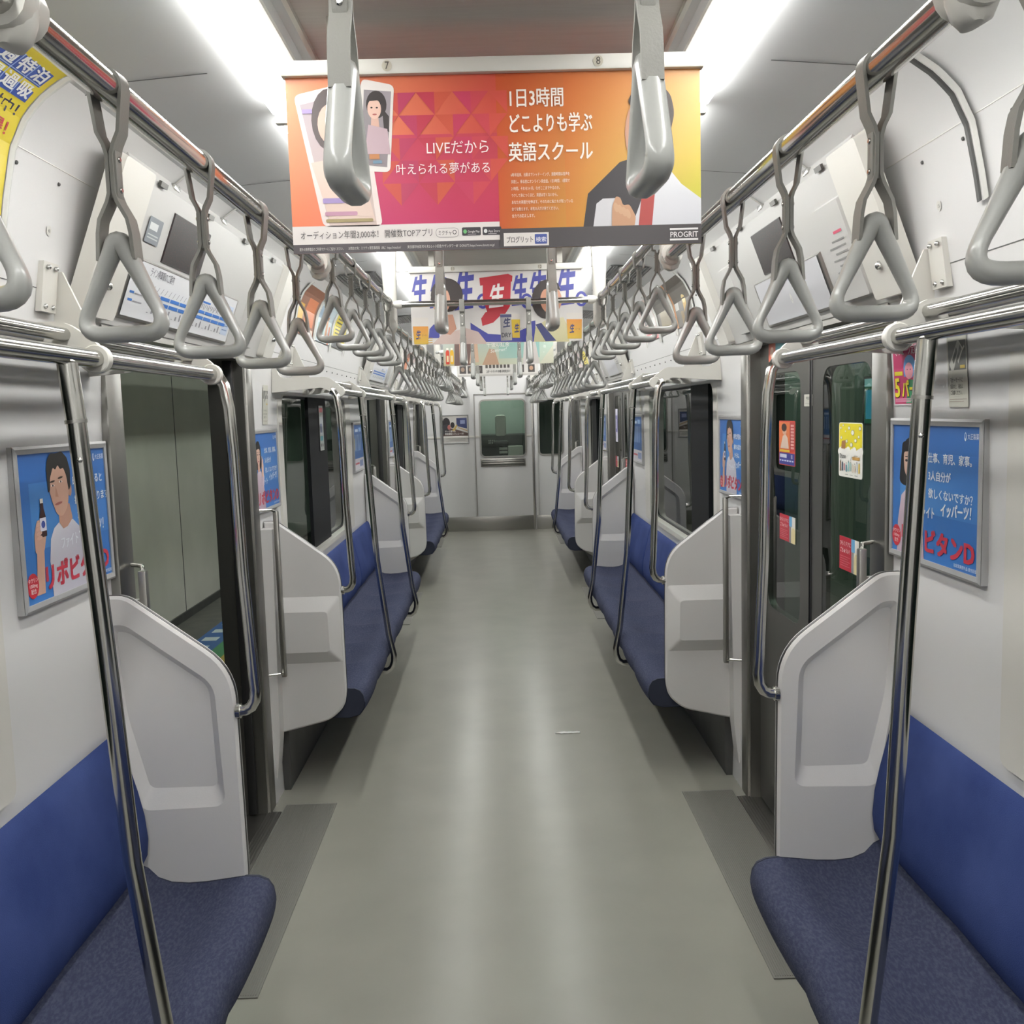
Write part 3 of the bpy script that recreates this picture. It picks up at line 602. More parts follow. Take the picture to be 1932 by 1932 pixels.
# ------------------------------------------------------------------ panels over the doors
def LX(z): return 1.02 - .375 * (z - 1.975)
NL = Vector((-.936, 0, -.351))
for i, dc in enumerate(DOORS):
    for s in (-1, 1):
        P3 = lambda y, z, l=0.: (s * (LX(z) + NL.x * l), y, z + NL.z * l)
        t = thing('door_header_panel', 'sloping white panel above the %s door on the %s' % (DN[i], SN[s]), 'panel', (s * .98, dc, 2.1), 'sloping panels over the doors')
        pr = [(1.045, 1.95), (LX(1.96), 1.96), (LX(2.33), 2.33), (.905, 2.375), (.95, 2.36), (1.06, 2.0)]
        mb = MB(); mb.prism([(s * x, z) for x, z in pr], dc - .86, dc + .86); mb.build('panel_body', 'panel', t)
        def plate(y0, y1, z0, z1, l0, l1, name, m, par=t, b=.0):
            mb = MB(); q = [(y0, z0), (y1, z0), (y1, z1), (y0, z1)]; q = rounded(q, b, 3) if b else q; q2 = inset(q, min(.008, (l1 - l0) * .6))
            vs = [P3(y, z, l0) for y, z in q] + [P3(y, z, l1 - .0) for y, z in q2]; n = len(q)
            mb.add(vs, [(k, (k + 1) % n, n + (k + 1) % n, n + k) for k in range(n)] + [tuple(range(n, 2 * n))]); return mb.build(name, m, par)
        for sy in (-1, 1):
            big = (dc - .99, dc - .78) if sy < 0 else (dc + .78, dc + .95)
            c = plate(big[0], big[1], 1.965, 2.345, -.01, .028, 'end_cover', 'offwhite', b=.02)
            mb = MB(); mb.ball(P3(sum(big) / 2, 2.05, .029), .012, 12); mb.build('key_lock', 'screw', c)
            sm = (dc - .76, dc - .54) if sy < 0 else (dc + .42, dc + .6)
            if sy < 0 and s < 0: continue
            c = plate(sm[0], sm[1], 1.985, 2.25, -.002, .022, 'side_cover', 'panel', b=.012)
            if sy < 0:
                S = Sheet(lambda u, v, l: P3(sm[0] + u, 2.0 + v, .0225 + l))
                S.rect(.04, .165, .10, .172, 'c8506a')
                for k in range(6): S.rect(.04, .145 - k * .016, .13 + .03 * (k % 2), .150 - k * .016, '8a8a88')
                S.build('notice', c)
        m0, m1 = (dc - .72, dc + .27) if s < 0 else (dc - .45, dc + .22)
        f = plate(m0 - .02, m1 + .02, 1.980, 2.145, -.002, .008, 'map_frame', 'steel')
        S = Sheet((lambda u, v, l: P3(m0 + u, 1.992 + v, .0095 + l)) if s < 0 else (lambda u, v, l: P3(m1 - u, 1.992 + v, .0095 + l))); W = m1 - m0
        if s < 0:
            S.rect(0, 0, W, .145, 'd9dadd', 0); S.text('ライン停車駅のご案内', .12, .118, .026, '555560', 3, .75)
            for k, z in enumerate((.066, .048)):
                for q in range(9): S.rect(.16 + q * .085, z, .16 + q * .085 + .078, z + .010, '3f78c8', 2)
            for q in range(22):
                x = .17 + q * .034; S.poly([(x, .080), (x + .003, .080), (x + .018, .096), (x + .015, .096)], '77777f', 2)
                S.rect(x, .022, x + .012, .024 + .018 * ((q * 7) % 3) / 2, '8c8c92', 2)
            S.rect(.02, .06, .05, .066, '3f78c8', 2); S.rect(.02, .04, .05, .046, '3f78c8', 2); S.rect(.055, .04, .12, .043, '9a9aa0', 2); S.rect(.055, .06, .12, .063, '9a9aa0', 2)
            S.rect(.62, .10, .70, .106, '3f78c8', 2)
            for q in range(14): S.rect(.60 + q * .018, .088 - .004 * (q % 3), .608 + q * .018, .097, '9a9aa0', 2)
            S.rect(W - .1, .02, W - .02, .12, 'c6d2e6', 1)
            for q in range(6): S.rect(W - .09, .105 - q * .014, W - .03, .109 - q * .014, '7f94b8', 2)
        else:
            S.rect(0, 0, W, .145, 'c4c4c8', 0); S.ell(W * .5, .06, .009, .016, 'dcdcd8', 2); S.text('6', W * .5, .05, .02, '707070', 3, .6, anchor='c')
        S.build('route_map', f)
        ld = dc - (.53 if s < 0 else .25); plate(ld, ld + .34, 2.152, 2.29, -.002, .004, 'led_display', 'led')
        if s < 0:
            S = Sheet(lambda u, v, l: P3(dc - .69 + u, 2.185 + v, .003 + l)); S.rect(0, 0, .10, .065, '7c8288', 1, .004); S.rect(.012, .034, .07, .052, 'cfd2d2', 2)
            for k in range(2): S.rect(.012, .012 + k * .008, .088, .015 + k * .008, 'b8bcbc', 2)
            S.build('notice', t)
        for k in range(4):
            y = dc - .7 + k * .42; mb = MB(); mb.loft([[P3(yy, 2.325, .002), P3(yy, 2.325, .010), P3(yy, 2.338, .010), P3(yy, 2.338, .002)] for yy in (y, y + .05)]); mb.build('hinge', 'darksteel', t)
# ------------------------------------------------------------------ printed posters on the walls
def framed(s, y, label, draw, x=None, z0=1.29, z1=1.655, hw=.243):
    x = x or 1.05
    t = thing('framed_poster', label, 'poster', (s * x, y, (z0 + z1) / 2), 'framed posters on the side walls')
    Q = lambda xx: (lambda p: (s * xx, p[0], p[1])); o = rect(y - hw, y + hw, z0, z1); i1 = inset(o, .006); i2 = inset(o, .017)
    mb = MB(); band(mb, o, o, Q(x + .008), Q(x - .008)); band(mb, o, i1, Q(x - .009), Q(x - .012)); band(mb, i1, i2, Q(x - .012), Q(x - .0105)); band(mb, i2, i2, Q(x - .0105), Q(x - .006)); mb.build('frame', 'frame', t, smooth=0)
    w, h = 2 * hw - .032, z1 - z0 - .032
    S = Sheet((lambda u, v, l: (s * (x - .007 - l), y - hw + .016 + u * w, z0 + .016 + v * h)) if s < 0 else (lambda u, v, l: (s * (x - .007 - l), y + hw - .016 - u * w, z0 + .016 + v * h)))
    draw(S); S.build('poster_sheet', t); return t
AS = .74                                                     # keeps letters square on the unit sheet
def tonic_words(S, lines, x0, big, fs=.086):
    for k, (tx, x, y) in enumerate(lines): S.text(tx, x, y, fs, 'e8ecf2', 4, AS * .98, .03)
    S.text('ファイト', x0, .315, .095, 'dfe3ea', 4, AS * .75, .03, shear=.12, rot=.06)
    S.text('イッパーツ！', .60, .36, .105, 'eef0f4', 4, AS * .78, .04, shear=.18, rot=.05)
    S.text('リポビタンD', big, .075, .19, 'c0384a', 4, AS, .07, width=.97 - big)
    S.ell(.065, .125, .058, .085, 'c5303e', 4); S.text('タウリン', .065, .15, .034, 'f3e6e6', 5, AS, .01, 'c'); S.text('1000mg', .065, .115, .034, 'f3e6e6', 5, AS, .01, 'c'); S.text('配合', .065, .075, .036, 'f3e6e6', 5, AS, .01, 'c')
    S.text('大正製薬', .875, .915, .045, 'e8ecf2', 4, AS * .85, .006); S.ell(.855, .93, .011, .03, 'dfe6ef', 4); S.ell(.855, .935, .006, .018, '3f74b8', 5)
    S.text('指定医薬部外品 疲労回復', .76, .025, .028, 'dfe6ef', 4, AS)
def man_ad(S):
    S.grid(0, 0, 1, 1, '3b78bf', '3770b8', '3367b0', '366ab0', 4, 6); S.grid(.1, .35, 1, .8, '4a88c8', '4079be', '4580c4', '3a70b8', 4, 4, 1)
    sk, sh = 'c9a08c', 'b98e7a'
    S.poly([(.27, 0), (.26, .25), (.285, .40), (.33, .47), (.42, .52), (.55, .50), (.64, .42), (.67, .25), (.68, 0)], ['c4c2cc', 'c4c2cc', 'cfcdd6', 'd6d4dc', 'd6d4dc', 'd0ced8', 'bdbbc8', 'b9b7c4', 'b9b7c4'], 2)
    S.poly([(.395, .62), (.52, .62), (.545, .51), (.48, .46), (.43, .45), (.39, .50)], sh, 3)
    S.ell(.535, .72, .022, .05, sh, 3)
    S.poly(rounded([(.30, .93), (.52, .94), (.53, .75), (.50, .60), (.43, .535), (.37, .56), (.325, .66), (.30, .76)], .06, 4), sk, 4)
    S.poly(rounded([(.288, .88), (.292, .72), (.312, .73), (.322, .82), (.36, .89), (.385, .87), (.415, .905), (.44, .87), (.475, .88), (.505, .82), (.52, .71), (.545, .74), (.552, .86), (.525, .95), (.465, .998), (.40, .985), (.34, .99), (.30, .94)], .014, 3), '24211f', 5)
    for x, y in ((.345, .765), (.435, .785)): S.ell(x, y, .020, .008, 'f0e6e0', 5); S.ell(x, y, .008, .008, '2a201c', 6); S.ell(x, y + .028, .028, .007, '33291f', 5, .12)
    S.poly([(.375, .76), (.365, .685), (.40, .68)], 'b8886f', 5); S.ell(.395, .635, .042, .009, '9c5a50', 6, .12)
    S.poly([(.10, .05), (.185, .05), (.205, .34), (.13, .34)], sk, 3); S.poly(rounded([(.115, .33), (.205, .33), (.235, .43), (.225, .55), (.15, .55), (.115, .45)], .02, 3), sk, 4)
    S.poly(rounded([(.175, .43), (.245, .43), (.245, .56), (.228, .62), (.228, .66), (.195, .66), (.195, .62), (.178, .56)], .008, 3), '3a1c18', 5); S.rect(.196, .66, .227, .69, 'e6e0d4', 5); S.rect(.178, .47, .243, .56, 'dcd8e4', 6); S.ell(.21, .515, .02, .025, '3f4f9a', 7)
    for k in range(4): S.ell(.165, .43 + k * .03, .028, .014, 'd4ab97', 6, .15)
    tonic_words(S, (('時代が変わると', .57, .745), ('疲れも変わります', .58, .61), ('からね。', .60, .50)), .385, .17, .076)
def woman_ad(S):
    S.grid(0, 0, 1, 1, '3b78bf', '3770b8', '3367b0', '366ab0', 4, 6); S.grid(.1, .35, 1, .8, '4a88c8', '4079be', '4580c4', '3a70b8', 4, 4, 1)
    sk = 'd9b5a4'
    S.poly(rounded([(.09, .56), (.115, .80), (.18, .90), (.27, .90), (.325, .80), (.335, .56), (.27, .53), (.14, .53)], .05, 4), '1d1b1d', 2)
    S.poly([(.07, .0), (.08, .25), (.12, .45), (.20, .52), (.30, .50), (.36, .40), (.40, .2), (.42, 0)], ['b8a4b4', 'c2aebc', 'cbb8c4', 'd2c0ca', 'd2c0ca', 'c6b2bf', 'bda9b6', 'b5a1af'], 3)
    S.poly([(.19, .62), (.25, .62), (.26, .50), (.18, .50)], 'c49c8a', 4); S.poly(rounded([(.145, .80), (.28, .80), (.285, .68), (.25, .60), (.21, .58), (.16, .64)], .05, 4), sk, 5)
    S.poly(rounded([(.13, .86), (.21, .89), (.30, .84), (.30, .76), (.25, .80), (.15, .79), (.135, .72), (.12, .74)], .02, 3), '1d1b1d', 6)
    for x in (.185, .25): S.ell(x, .725, .016, .010, '2b2020', 6); S.ell(x, .755, .02, .004, '3a2c26', 6)
    S.ell(.215, .635, .024, .008, 'b0525a', 6); S.poly([(.22, .71), (.21, .67), (.23, .67)], 'c79c88', 6)
    S.poly([(.30, .33), (.37, .30), (.41, .42), (.385, .46), (.32, .43)], 'c9b6c4', 5); S.poly(rounded([(.31, .43), (.38, .43), (.395, .57), (.37, .66), (.34, .66), (.315, .56)], .02, 3), sk, 6)
    for k in range(3): S.rect(.335 + k * .018, .62, .347 + k * .018, .70 - k * .02, 'd4ae9c', 7)
    S.rect(.30, .60, .325, .70, '3a1c18', 6)
    tonic_words(S, (('仕事、育児、家事。', .45, .735), ('3人自分が', .455, .605), ('欲しくないですか？', .46, .475)), .33, .10, .078)
def route_ad(S):
    S.grid(0, 0, 1, 1, '3f6fae', '3565a6', '2c5a9c', '2a5694', 3, 3); S.rect(0, 0, 1, .25, 'c9c6cc', 1); S.rect(.08, .12, .5, .16, 'b84a58', 2); S.rect(.55, .06, .92, .2, '7f8fb8', 2)
    for k in range(5): S.rect(.12 + .14 * k, .42, .17 + .14 * k, .78, 'a9c0de', 2)
    S.rect(.15, .84, .45, .9, 'c9d6e8', 2); S.rect(.02, .45, .09, .7, 'b8a850', 2); S.rect(.55, .84, .8, .93, '8fb0d8', 2)
for s, a, b_, la, lb in ((-1, man_ad, woman_ad, 'man with a bottle', 'dark haired woman'), (1, woman_ad, man_ad, 'dark haired woman', 'man with a bottle')):
    framed(s, 2.275, 'blue drink poster of a %s, %s of the nearest %s door' % (la, SN[s], SN[s]), a)
    framed(s, 4.235, 'blue drink poster of a %s beyond the nearest %s door' % (lb, SN[s]), b_)
    framed(s, 7.10, 'narrow looking blue and white poster at the far end of the middle %s bench' % SN[s], route_ad)
    framed(s, 9.35, 'small looking blue poster just beyond the second %s door' % SN[s], route_ad)
def plain(name, label, cat, P, draw, group=None):
    S = Sheet(P); draw(S); return tag(S.build(name), label, cat, group)
WR = lambda y1, z0, w, h, x=None: (lambda u, v, l: ((x or wx(z0 + v * h) - .003) - l, y1 - u * w, z0 + v * h))        # right wall sheet
WL = lambda y0, z0, w, h, x=None: (lambda u, v, l: (-((x or wx(z0 + v * h) - .003) - l), y0 + u * w, z0 + v * h))
def pink(S):
    S.rect(0, 0, 1, 1, 'd8d6d8', 0); S.rect(.03, .02, .97, .98, 'c23a6c', 1); S.text('オフピーク定期', .1, .74, .15, 'f2e6ec', 5, .62, .03, rot=.02)
    S.ell(.50, .56, .17, .17, '5a9bd8', 2); S.rect(.33, .42, .42, .58, '5a9bd8', 2); S.ell(.48, .50, .12, .12, 'e59aa8', 3); S.poly([(.36, .03), (.70, .03), (.62, .36), (.46, .38)], '3a9a6a', 2)
    for x in (.44, .53): S.ell(x, .52, .016, .008, '553040', 4)
    S.ell(.82, .63, .15, .07, 'ece6ea', 3); S.text('1日から', .82, .605, .06, '8a4060', 4, .7, anchor='c')
    S.rect(.06, .44, .30, .50, 'e3d23a', 4); S.text('5', .05, .12, .38, '4a3020', 4, .85, .06); S.text('5', .04, .135, .38, 'efe03c', 5, .85, .06); S.text('パー', .26, .12, .28, '4a3020', 4, .75, .06); S.text('パー', .25, .135, .28, 'efe03c', 5, .75, .06)
    for k in range(3): S.rect(.05, .09 - k * .02, .9 - k * .2, .10 - k * .02, 'e2a8c0', 3)
plain('wall_sticker', 'pink sticker with yellow number on the white wall right of the nearest right door', 'sticker', WR(2.515, 1.688, .205, .175), pink)
def manner(S):
    S.rect(0, 0, 1, 1, 'c2c1b6', 0, .03); S.rect(.06, .46, .96, .86, '6f6f6c', 1); S.poly([(.12, .56), (.58, .88), (.70, .82), (.30, .46), (.22, .47)], 'b9b8b2', 2); S.poly([(.28, .62), (.50, .78), (.56, .72), (.34, .56)], '5a5a58', 3)
    S.poly([(.62, .86), (.82, .76), (.90, .80), (.92, .77), (.80, .72), (.58, .56), (.55, .60), (.78, .74)], 'd0cfc8', 3); S.rect(.66, .5, .9, .54, 'c8b060', 3)
    S.text('JR', .05, .90, .07, '77776e', 3, 1.2); S.text('マナーモードに', .12, .325, .075, '55554f', 3, 1.25, .01); S.text('設定の上、通話は', .12, .245, .065, '55554f', 3, 1.25, .01); S.text('ご遠慮ください。', .12, .165, .065, '55554f', 3, 1.25, .01)
    for k in range(2): S.rect(.06, .10 - k * .03, .94 - k * .15, .106 - k * .03, '9a8a80', 3)
plain('wall_sticker', 'cream manner mode sticker with a phone picture above the right framed poster', 'sticker', WR(2.21, 1.682, .092, .175), manner)
plain('wall_sticker', 'cream manner mode sticker above the left framed poster beyond the nearest door', 'sticker', WL(4.25, 1.675, .092, .175), manner)
plain('wall_sticker', 'cream manner mode sticker above the poster at the far end of the middle right bench', 'sticker', WR(7.0, 1.675, .092, .175), manner)
# stickers on the closed door
DX = 1.0875
def shampoo(S):
    S.rect(0, 0, 1, 1, 'ecebe4', 0, .06); S.rect(.02, .42, .98, .985, 'e6d82c', 1, .05)
    for k in range(11): x = .06 + .088 * k; S.ell(x, .46 + .035 * math.sin(k * 2.1), .09, .075, 'f0efe9', 2 + k % 2)
    for x, y, r in ((.1, .9, .035), (.2, .95, .03), (.12, .72, .04), (.3, .84, .025), (.9, .9, .05), (.85, .75, .04), (.45, .9, .05), (.6, .82, .07), (.72, .68, .05), (.35, .66, .045), (.55, .6, .06)): S.ell(x, y, r, r * .72, '8a8a80', 3); S.ell(x, y, r * .8, r * .56, 'f2f0e0', 4)
    S.poly(rounded([(.12, .52), (.30, .52), (.31, .68), (.14, .66)], .02, 3), 'a8794a', 4)
    S.text('Diane', .05, .345, .12, '3c3c3a', 4, .95, .0); S.ell(.5, .37, .05, .05, 'f0efe9', 4); S.rect(.60, .33, .9, .385, 'b9904a', 4); S.rect(.66, .40, .82, .41, '9a8a6a', 4)
    for k, c in enumerate(('8a6a48', '3f4a66', 'c28a92', '5a8a9a', '9ad0d2', 'a8c4bc', 'd8d0c0', 'd8c8b8', 'cfd4d0', 'd6b848')): S.rect(.06 + k * .088, .1 + .01 * (k % 3), .11 + k * .088, .29 - .02 * (k % 4), c, 4, .01); S.rect(.075 + k * .088, .27, .095 + k * .088, .31 - .02 * (k % 4), '4a4a48', 4)
    for k in range(3): S.rect(.3 + .2 * k, .045, .42 + .2 * k, .055, '8a8a86', 4)
plain('door_sticker', 'yellow and white shampoo sticker on the near glass of the right door', 'sticker', WR(3.028, 1.466, .198, .171, DX), shampoo)
def redad(S):
    S.rect(0, 0, 1, 1, 'c84a3c', 0, .04); S.rect(.03, .36, .68, .97, 'd97a4a', 1); S.poly([(.1, .38), (.62, .38), (.55, .62), (.42, .7), (.25, .66)], 'd8c0b0', 2); S.ell(.36, .78, .13, .10, 'dcae94', 3); S.ell(.34, .85, .16, .09, '3a2a24', 4)
    S.rect(.70, .34, .97, .97, 'b03a3a', 1)
    for k in range(8): S.rect(.74, .38 + k * .07, .93, .425 + k * .07, 'd8a09a', 2)
    S.rect(.06, .30, .68, .35, 'd8b83a', 3); S.rect(.03, .02, .97, .28, '3a3f8c', 2); S.rect(.08, .17, .5, .25, 'c8cce0', 3); S.text('10', .75, .16, .13, 'e0dce8', 3, .8, .02)
    for k in range(6): S.rect(.06 + k * .15, .09, .16 + k * .15, .12, 'c8cce0', 3)
plain('door_sticker', 'red and blue sticker with a person on the far glass of the right door', 'sticker', WR(3.675, 1.468, .20, .169, DX), redad)
def warn(S):
    S.rect(0, 0, 1, 1, 'e8e4d6', 0); S.rect(0, 0, .62, 1, 'b8283a', 1); S.rect(.62, .0, .74, 1, '8a8c90', 1); S.rect(.62, .62, .80, 1, '6aa8d0', 2); S.rect(.8, .62, 1, 1, 'e6e2da', 2); S.poly(rounded([(.74, 0), (1, 0), (1, .55), (.84, .62), (.76, .45)], .08, 3), 'e0d2a0', 2)
    S.text('ひらくドアに', .04, .74, .16, 'f0dede', 3, .58, .02); S.text('ごちゅうい！', .04, .53, .16, 'f0dede', 3, .58, .02)
    for k in range(5): S.rect(.05, .40 - k * .07, .56 - .1 * (k % 2), .415 - k * .07, 'd88a92', 3)
plain('door_sticker', 'red warning sticker on the far glass of the right door', 'sticker', WR(3.665, 1.178, .195, .10, DX), warn)
plain('door_sticker', 'red warning sticker on the near glass of the right door, by the grab rail', 'sticker', WR(3.015, 1.168, .165, .107, DX), warn)
plain('door_sticker', 'small white square sticker high on the right door frame between the panes', 'sticker', WR(3.372, 1.690, .088, .042, DX - .001), lambda S: (S.rect(0, 0, 1, 1, 'c6c4ba', 0, .06), S.text('号車', .25, .55, .3, '606060', 3, .8), S.rect(.15, .2, .85, .24, '9a9a94', 2)))
plain('header_sign', 'small blue and pink advert at the top of the nearest right door', 'advert', WR(3.80, 1.868, .46, .07, 1.083), lambda S: (S.rect(0, 0, 1, 1, '5aa6b4', 0), S.rect(0, 0, .2, 1, 'd8705a', 1), S.ell(.1, .5, .05, .3, 'e0b8a4', 2), S.rect(.85, 0, 1, 1, '6a7a84', 1), S.rect(.4, .35, .7, .6, 'bcd8dc', 2)))
for s in (1,):
    plain('door_sticker', 'tall narrow white sticker on the glass of the second right door', 'sticker', WR(8.75, 1.40, .16, .30, DX), lambda S: (S.rect(0, 0, 1, 1, 'c9c6d6', 0), S.rect(.1, .3, .9, .8, '6a64a0', 1), S.rect(.2, .4, .5, .7, 'd8d4e4', 2)))
    for k, y in enumerate((8.77, 8.1)): plain('door_sticker', 'tiny red warning sticker on the %s glass of the second right door' % ['far', 'near'][k], 'sticker', WR(y, 1.17, .19, .10, DX), warn)
plain('window_sticker', 'narrow white notice hanging on the dark window bar of the middle left window', 'sticker', WL(5.72, 1.50, .13, .27, 1.072), lambda S: (S.rect(0, 0, 1, 1, 'b9bcb8', 0), S.rect(.1, .85, .9, .95, 'a04048', 1), S.rect(.1, .35, .9, .75, 'c8ccd0', 1), S.rect(.15, .4, .6, .6, '6a7aa0', 2), S.rect(.1, .22, .8, .32, '4a98a4', 1), S.ell(.3, .12, .1, .04, '303030', 1), S.ell(.7, .12, .1, .04, '303030', 1)))
# ------------------------------------------------------------------ curved adverts under the ceiling
CURV = [(1.036, 1.95)] + [p for p in PROF if p[1] > 1.96] + [(.80, 2.415)]; CL = [0]
for a, c in zip(CURV, CURV[1:]): CL.append(CL[-1] + math.dist(a, c))
def cpt(q, off):
    q = max(0, min(CL[-1] - 1e-5, q))
    for k in range(len(CURV) - 1):
        if q <= CL[k + 1]:
            f = (q - CL[k]) / (CL[k + 1] - CL[k]); a, b = CURV[k], CURV[k + 1]; d = Vector((b[0] - a[0], b[1] - a[1])).normalized(); return a[0] + (b[0] - a[0]) * f - d.y * off, a[1] + (b[1] - a[1]) * f + d.x * off
def cad(s, y0, y1, label, draw, q0=.17, q1=.50):
    t = thing('curved_advert', label, 'advert', (s * .95, (y0 + y1) / 2, 2.25), 'curved adverts below the ceiling')
    def P(u, v, l):
        x, z = cpt(q0 + (q1 - q0) * v, .006 + l); return (s * x, y0 + (y1 - y0) * (u if s < 0 else 1 - u), z)
    S = Sheet(P); draw(S); S.build('advert_sheet', t)
    for y in (y0 - .012, y1 + .012):
        mb = MB(); pts = [cpt(q0 - .03 + (q1 - q0 + .05) * k / 14, .008) for k in range(15)]
        mb.loft([[(s * x, y - .011, z), (s * (x - .004), y - .004, z - .004), (s * (x - .004), y + .004, z - .004), (s * x, y + .011, z)] for x, z in pts]); mb.build('clear_holder', 'clear', t)
def yellow(S):
    S.rect(0, 0, 1, 1, 'd2bf3c', 0, n=14); S.rect(0, .93, .5, 1, 'c8863c', 1, n=3); S.rect(0, 0, .7, .2, 'd8d0c8', 1, n=4)
    S.rect(.66, .73, .973, .945, '3f56a4', 2, n=6)
    for x, y, c in ((.742, .855, '週'), (.742, .745, '得'), (.822, .855, '特'), (.822, .745, '過'), (.899, .855, '泊'), (.899, .745, '吸')): S.text(c, x, y + .01, .095, 'dfe0e2', 4, .70, .04)
    for x in (.816, .891): S.rect(x, .73, x + .004, .945, '9ab0dc', 3, n=6)
    S.rect(.66, .846, .973, .851, '9ab0dc', 3)
    S.text('受付中！', .965, .64, .085, '3c3c58', 4, .72, .03, 'r'); S.text('お得！', .955, .53, .085, 'b8404a', 4, .72, .03, 'r')
cad(-1, 1.25, 1.985, 'yellow curved advert with blue boxes at the top left, near the camera', yellow, .13, .515)
for s, y, n_ in ((-1, 2.2, '40'), (1, 2.18, '15')):
    S = Sheet((lambda u, v, l: (-(wx(2.135 + v) - .002 - l), y + u, 2.135 + v)) if s < 0 else (lambda u, v, l: (wx(2.135 + v) - .002 - l, y - u, 2.135 + v)))
    S.ell(0, 0, .011, .011, 'd2d0ca', 0); S.text(n_, 0, -.0045, .011, '55554f', 2, anchor='c'); tag(S.build('number_sticker'), 'small round white number sticker high on the %s wall' % SN[s], 'sticker')
for s in (-1, 1):
    for k, y in enumerate((2.77, 3.24)):
        t = thing('advert_clip', 'thin curved advert clip above the nearest %s door, %s of two' % (SN[s], ['nearer', 'farther'][k]), 'clip', (s * .88, y, 2.38))
        mb = MB(); mb.tube([(s * cpt(.44 + .012 * j, .004)[0], y, cpt(.44 + .012 * j, .004)[1]) for j in range(10)], .003, 8); mb.build('clip_arm', 'clear', t)
        x, z = cpt(.445, .008); mb = MB(); mb.rbox(min(s * (x - .012), s * (x + .006)), max(s * (x - .012), s * (x + .006)), y - .022, y + .022, z - .012, z + .006, .003); mb.build('clip_body', 'screw', t)
t = thing('advert_holder', 'clear curved advert holder strip at the top right, near the camera', 'advert holder', (.95, 1.97, 2.25))
mb = MB(); pts = [cpt(.16 + .36 * k / 16, .008) for k in range(17)]; mb.loft([[(x, 1.958, z), (x - .004, 1.966, z - .004), (x - .004, 1.974, z - .004), (x, 1.982, z)] for x, z in pts]); mb.build('clear_strip', 'clear', t)
mb = MB(); mb.loft([[(x, 1.985, z), (x - .003, 1.988, z - .003), (x - .003, 1.999, z - .003), (x, 2.002, z)] for x, z in pts]); mb.build('groove', 'dark', t)
def orange(S): S.rect(0, 0, 1, 1, '8a5a44', 0, n=12); S.rect(.05, .05, .3, .6, 'd8a83a', 1, n=6); S.rect(.4, .2, .9, .8, 'c8703c', 1, n=6); S.rect(.5, .05, .95, .15, 'd8ccc0', 1)
def sky(S): S.rect(0, 0, 1, 1, 'b4c2c8', 0, n=12); S.rect(.05, .5, .5, .95, '8fa4b8', 1, n=6); S.rect(.6, .05, .72, .6, 'c08a60', 1, n=6); S.rect(.1, .05, .5, .4, '8fb4b0', 1, n=4); S.rect(.8, .0, .9, .4, 'c87a5a', 1, n=4)
def yel2(S):
    S.rect(0, 0, 1, 1, 'd2c23e', 0, n=12); S.rect(0, 0, 1, .14, '33343c', 1, n=2); S.text('H', .1, .03, .1, 'e8e8e8', 3, .8, .02); S.rect(0, .78, 1, 1, '7a7a78', 1, n=3)
    for k in range(6): S.rect(.15, .24 + k * .085, .7 - .1 * (k % 2), .275 + k * .085, '4a4432', 1)
def gold(S): S.rect(0, 0, 1, 1, '57504a', 0, n=12); S.rect(.55, .1, .72, .5, 'c09a48', 1, n=5); S.ell(.63, .52, .09, .09, 'd8c088', 2); S.rect(.1, .35, .3, .5, 'a9a8a4', 1, n=3); S.rect(.35, .05, .5, .3, '7a6238', 1, n=3); S.rect(0, 0, .08, 1, 'c08a60', 1, n=10)
def darkad(S): S.rect(0, 0, 1, 1, '66625c', 0, n=12); S.rect(.2, .1, .8, .5, '857a62', 1, n=5); S.rect(.1, .7, .9, .9, '4a4844', 1, n=3)
def pinkad(S): S.rect(0, 0, 1, 1, 'c8b4b0', 0, n=12); S.rect(0, 0, 1, .18, 'd07a7e', 1, n=3); S.rect(.1, .4, .5, .95, '5a5458', 1, n=6); S.rect(.6, .3, .9, .7, 'd6d4d2', 1, n=4)
for s, l in ((-1, ((4.78, orange, 'brown and orange'), (5.30, sky, 'pale blue'), (5.82, yel2, 'yellow with black foot'))), (1, ((4.78, gold, 'dark with a gold bottle shape'), (5.30, darkad, 'plain dark brown'), (5.82, pinkad, 'grey with a pink foot')))):
    for y, d, c in l: cad(s, y, y + .47, 'curved advert, %s, above the middle %s bench' % (c, SN[s]), d, .18, .44)
    for k, (y, d) in enumerate(((9.5, pinkad), (10.1, orange if s < 0 else yel2), (10.7, pinkad))): cad(s, y, y + .5, 'small looking curved advert above the farthest %s bench, %s of three' % (SN[s], ['nearest', 'middle', 'farthest'][k]), d, .18, .44)
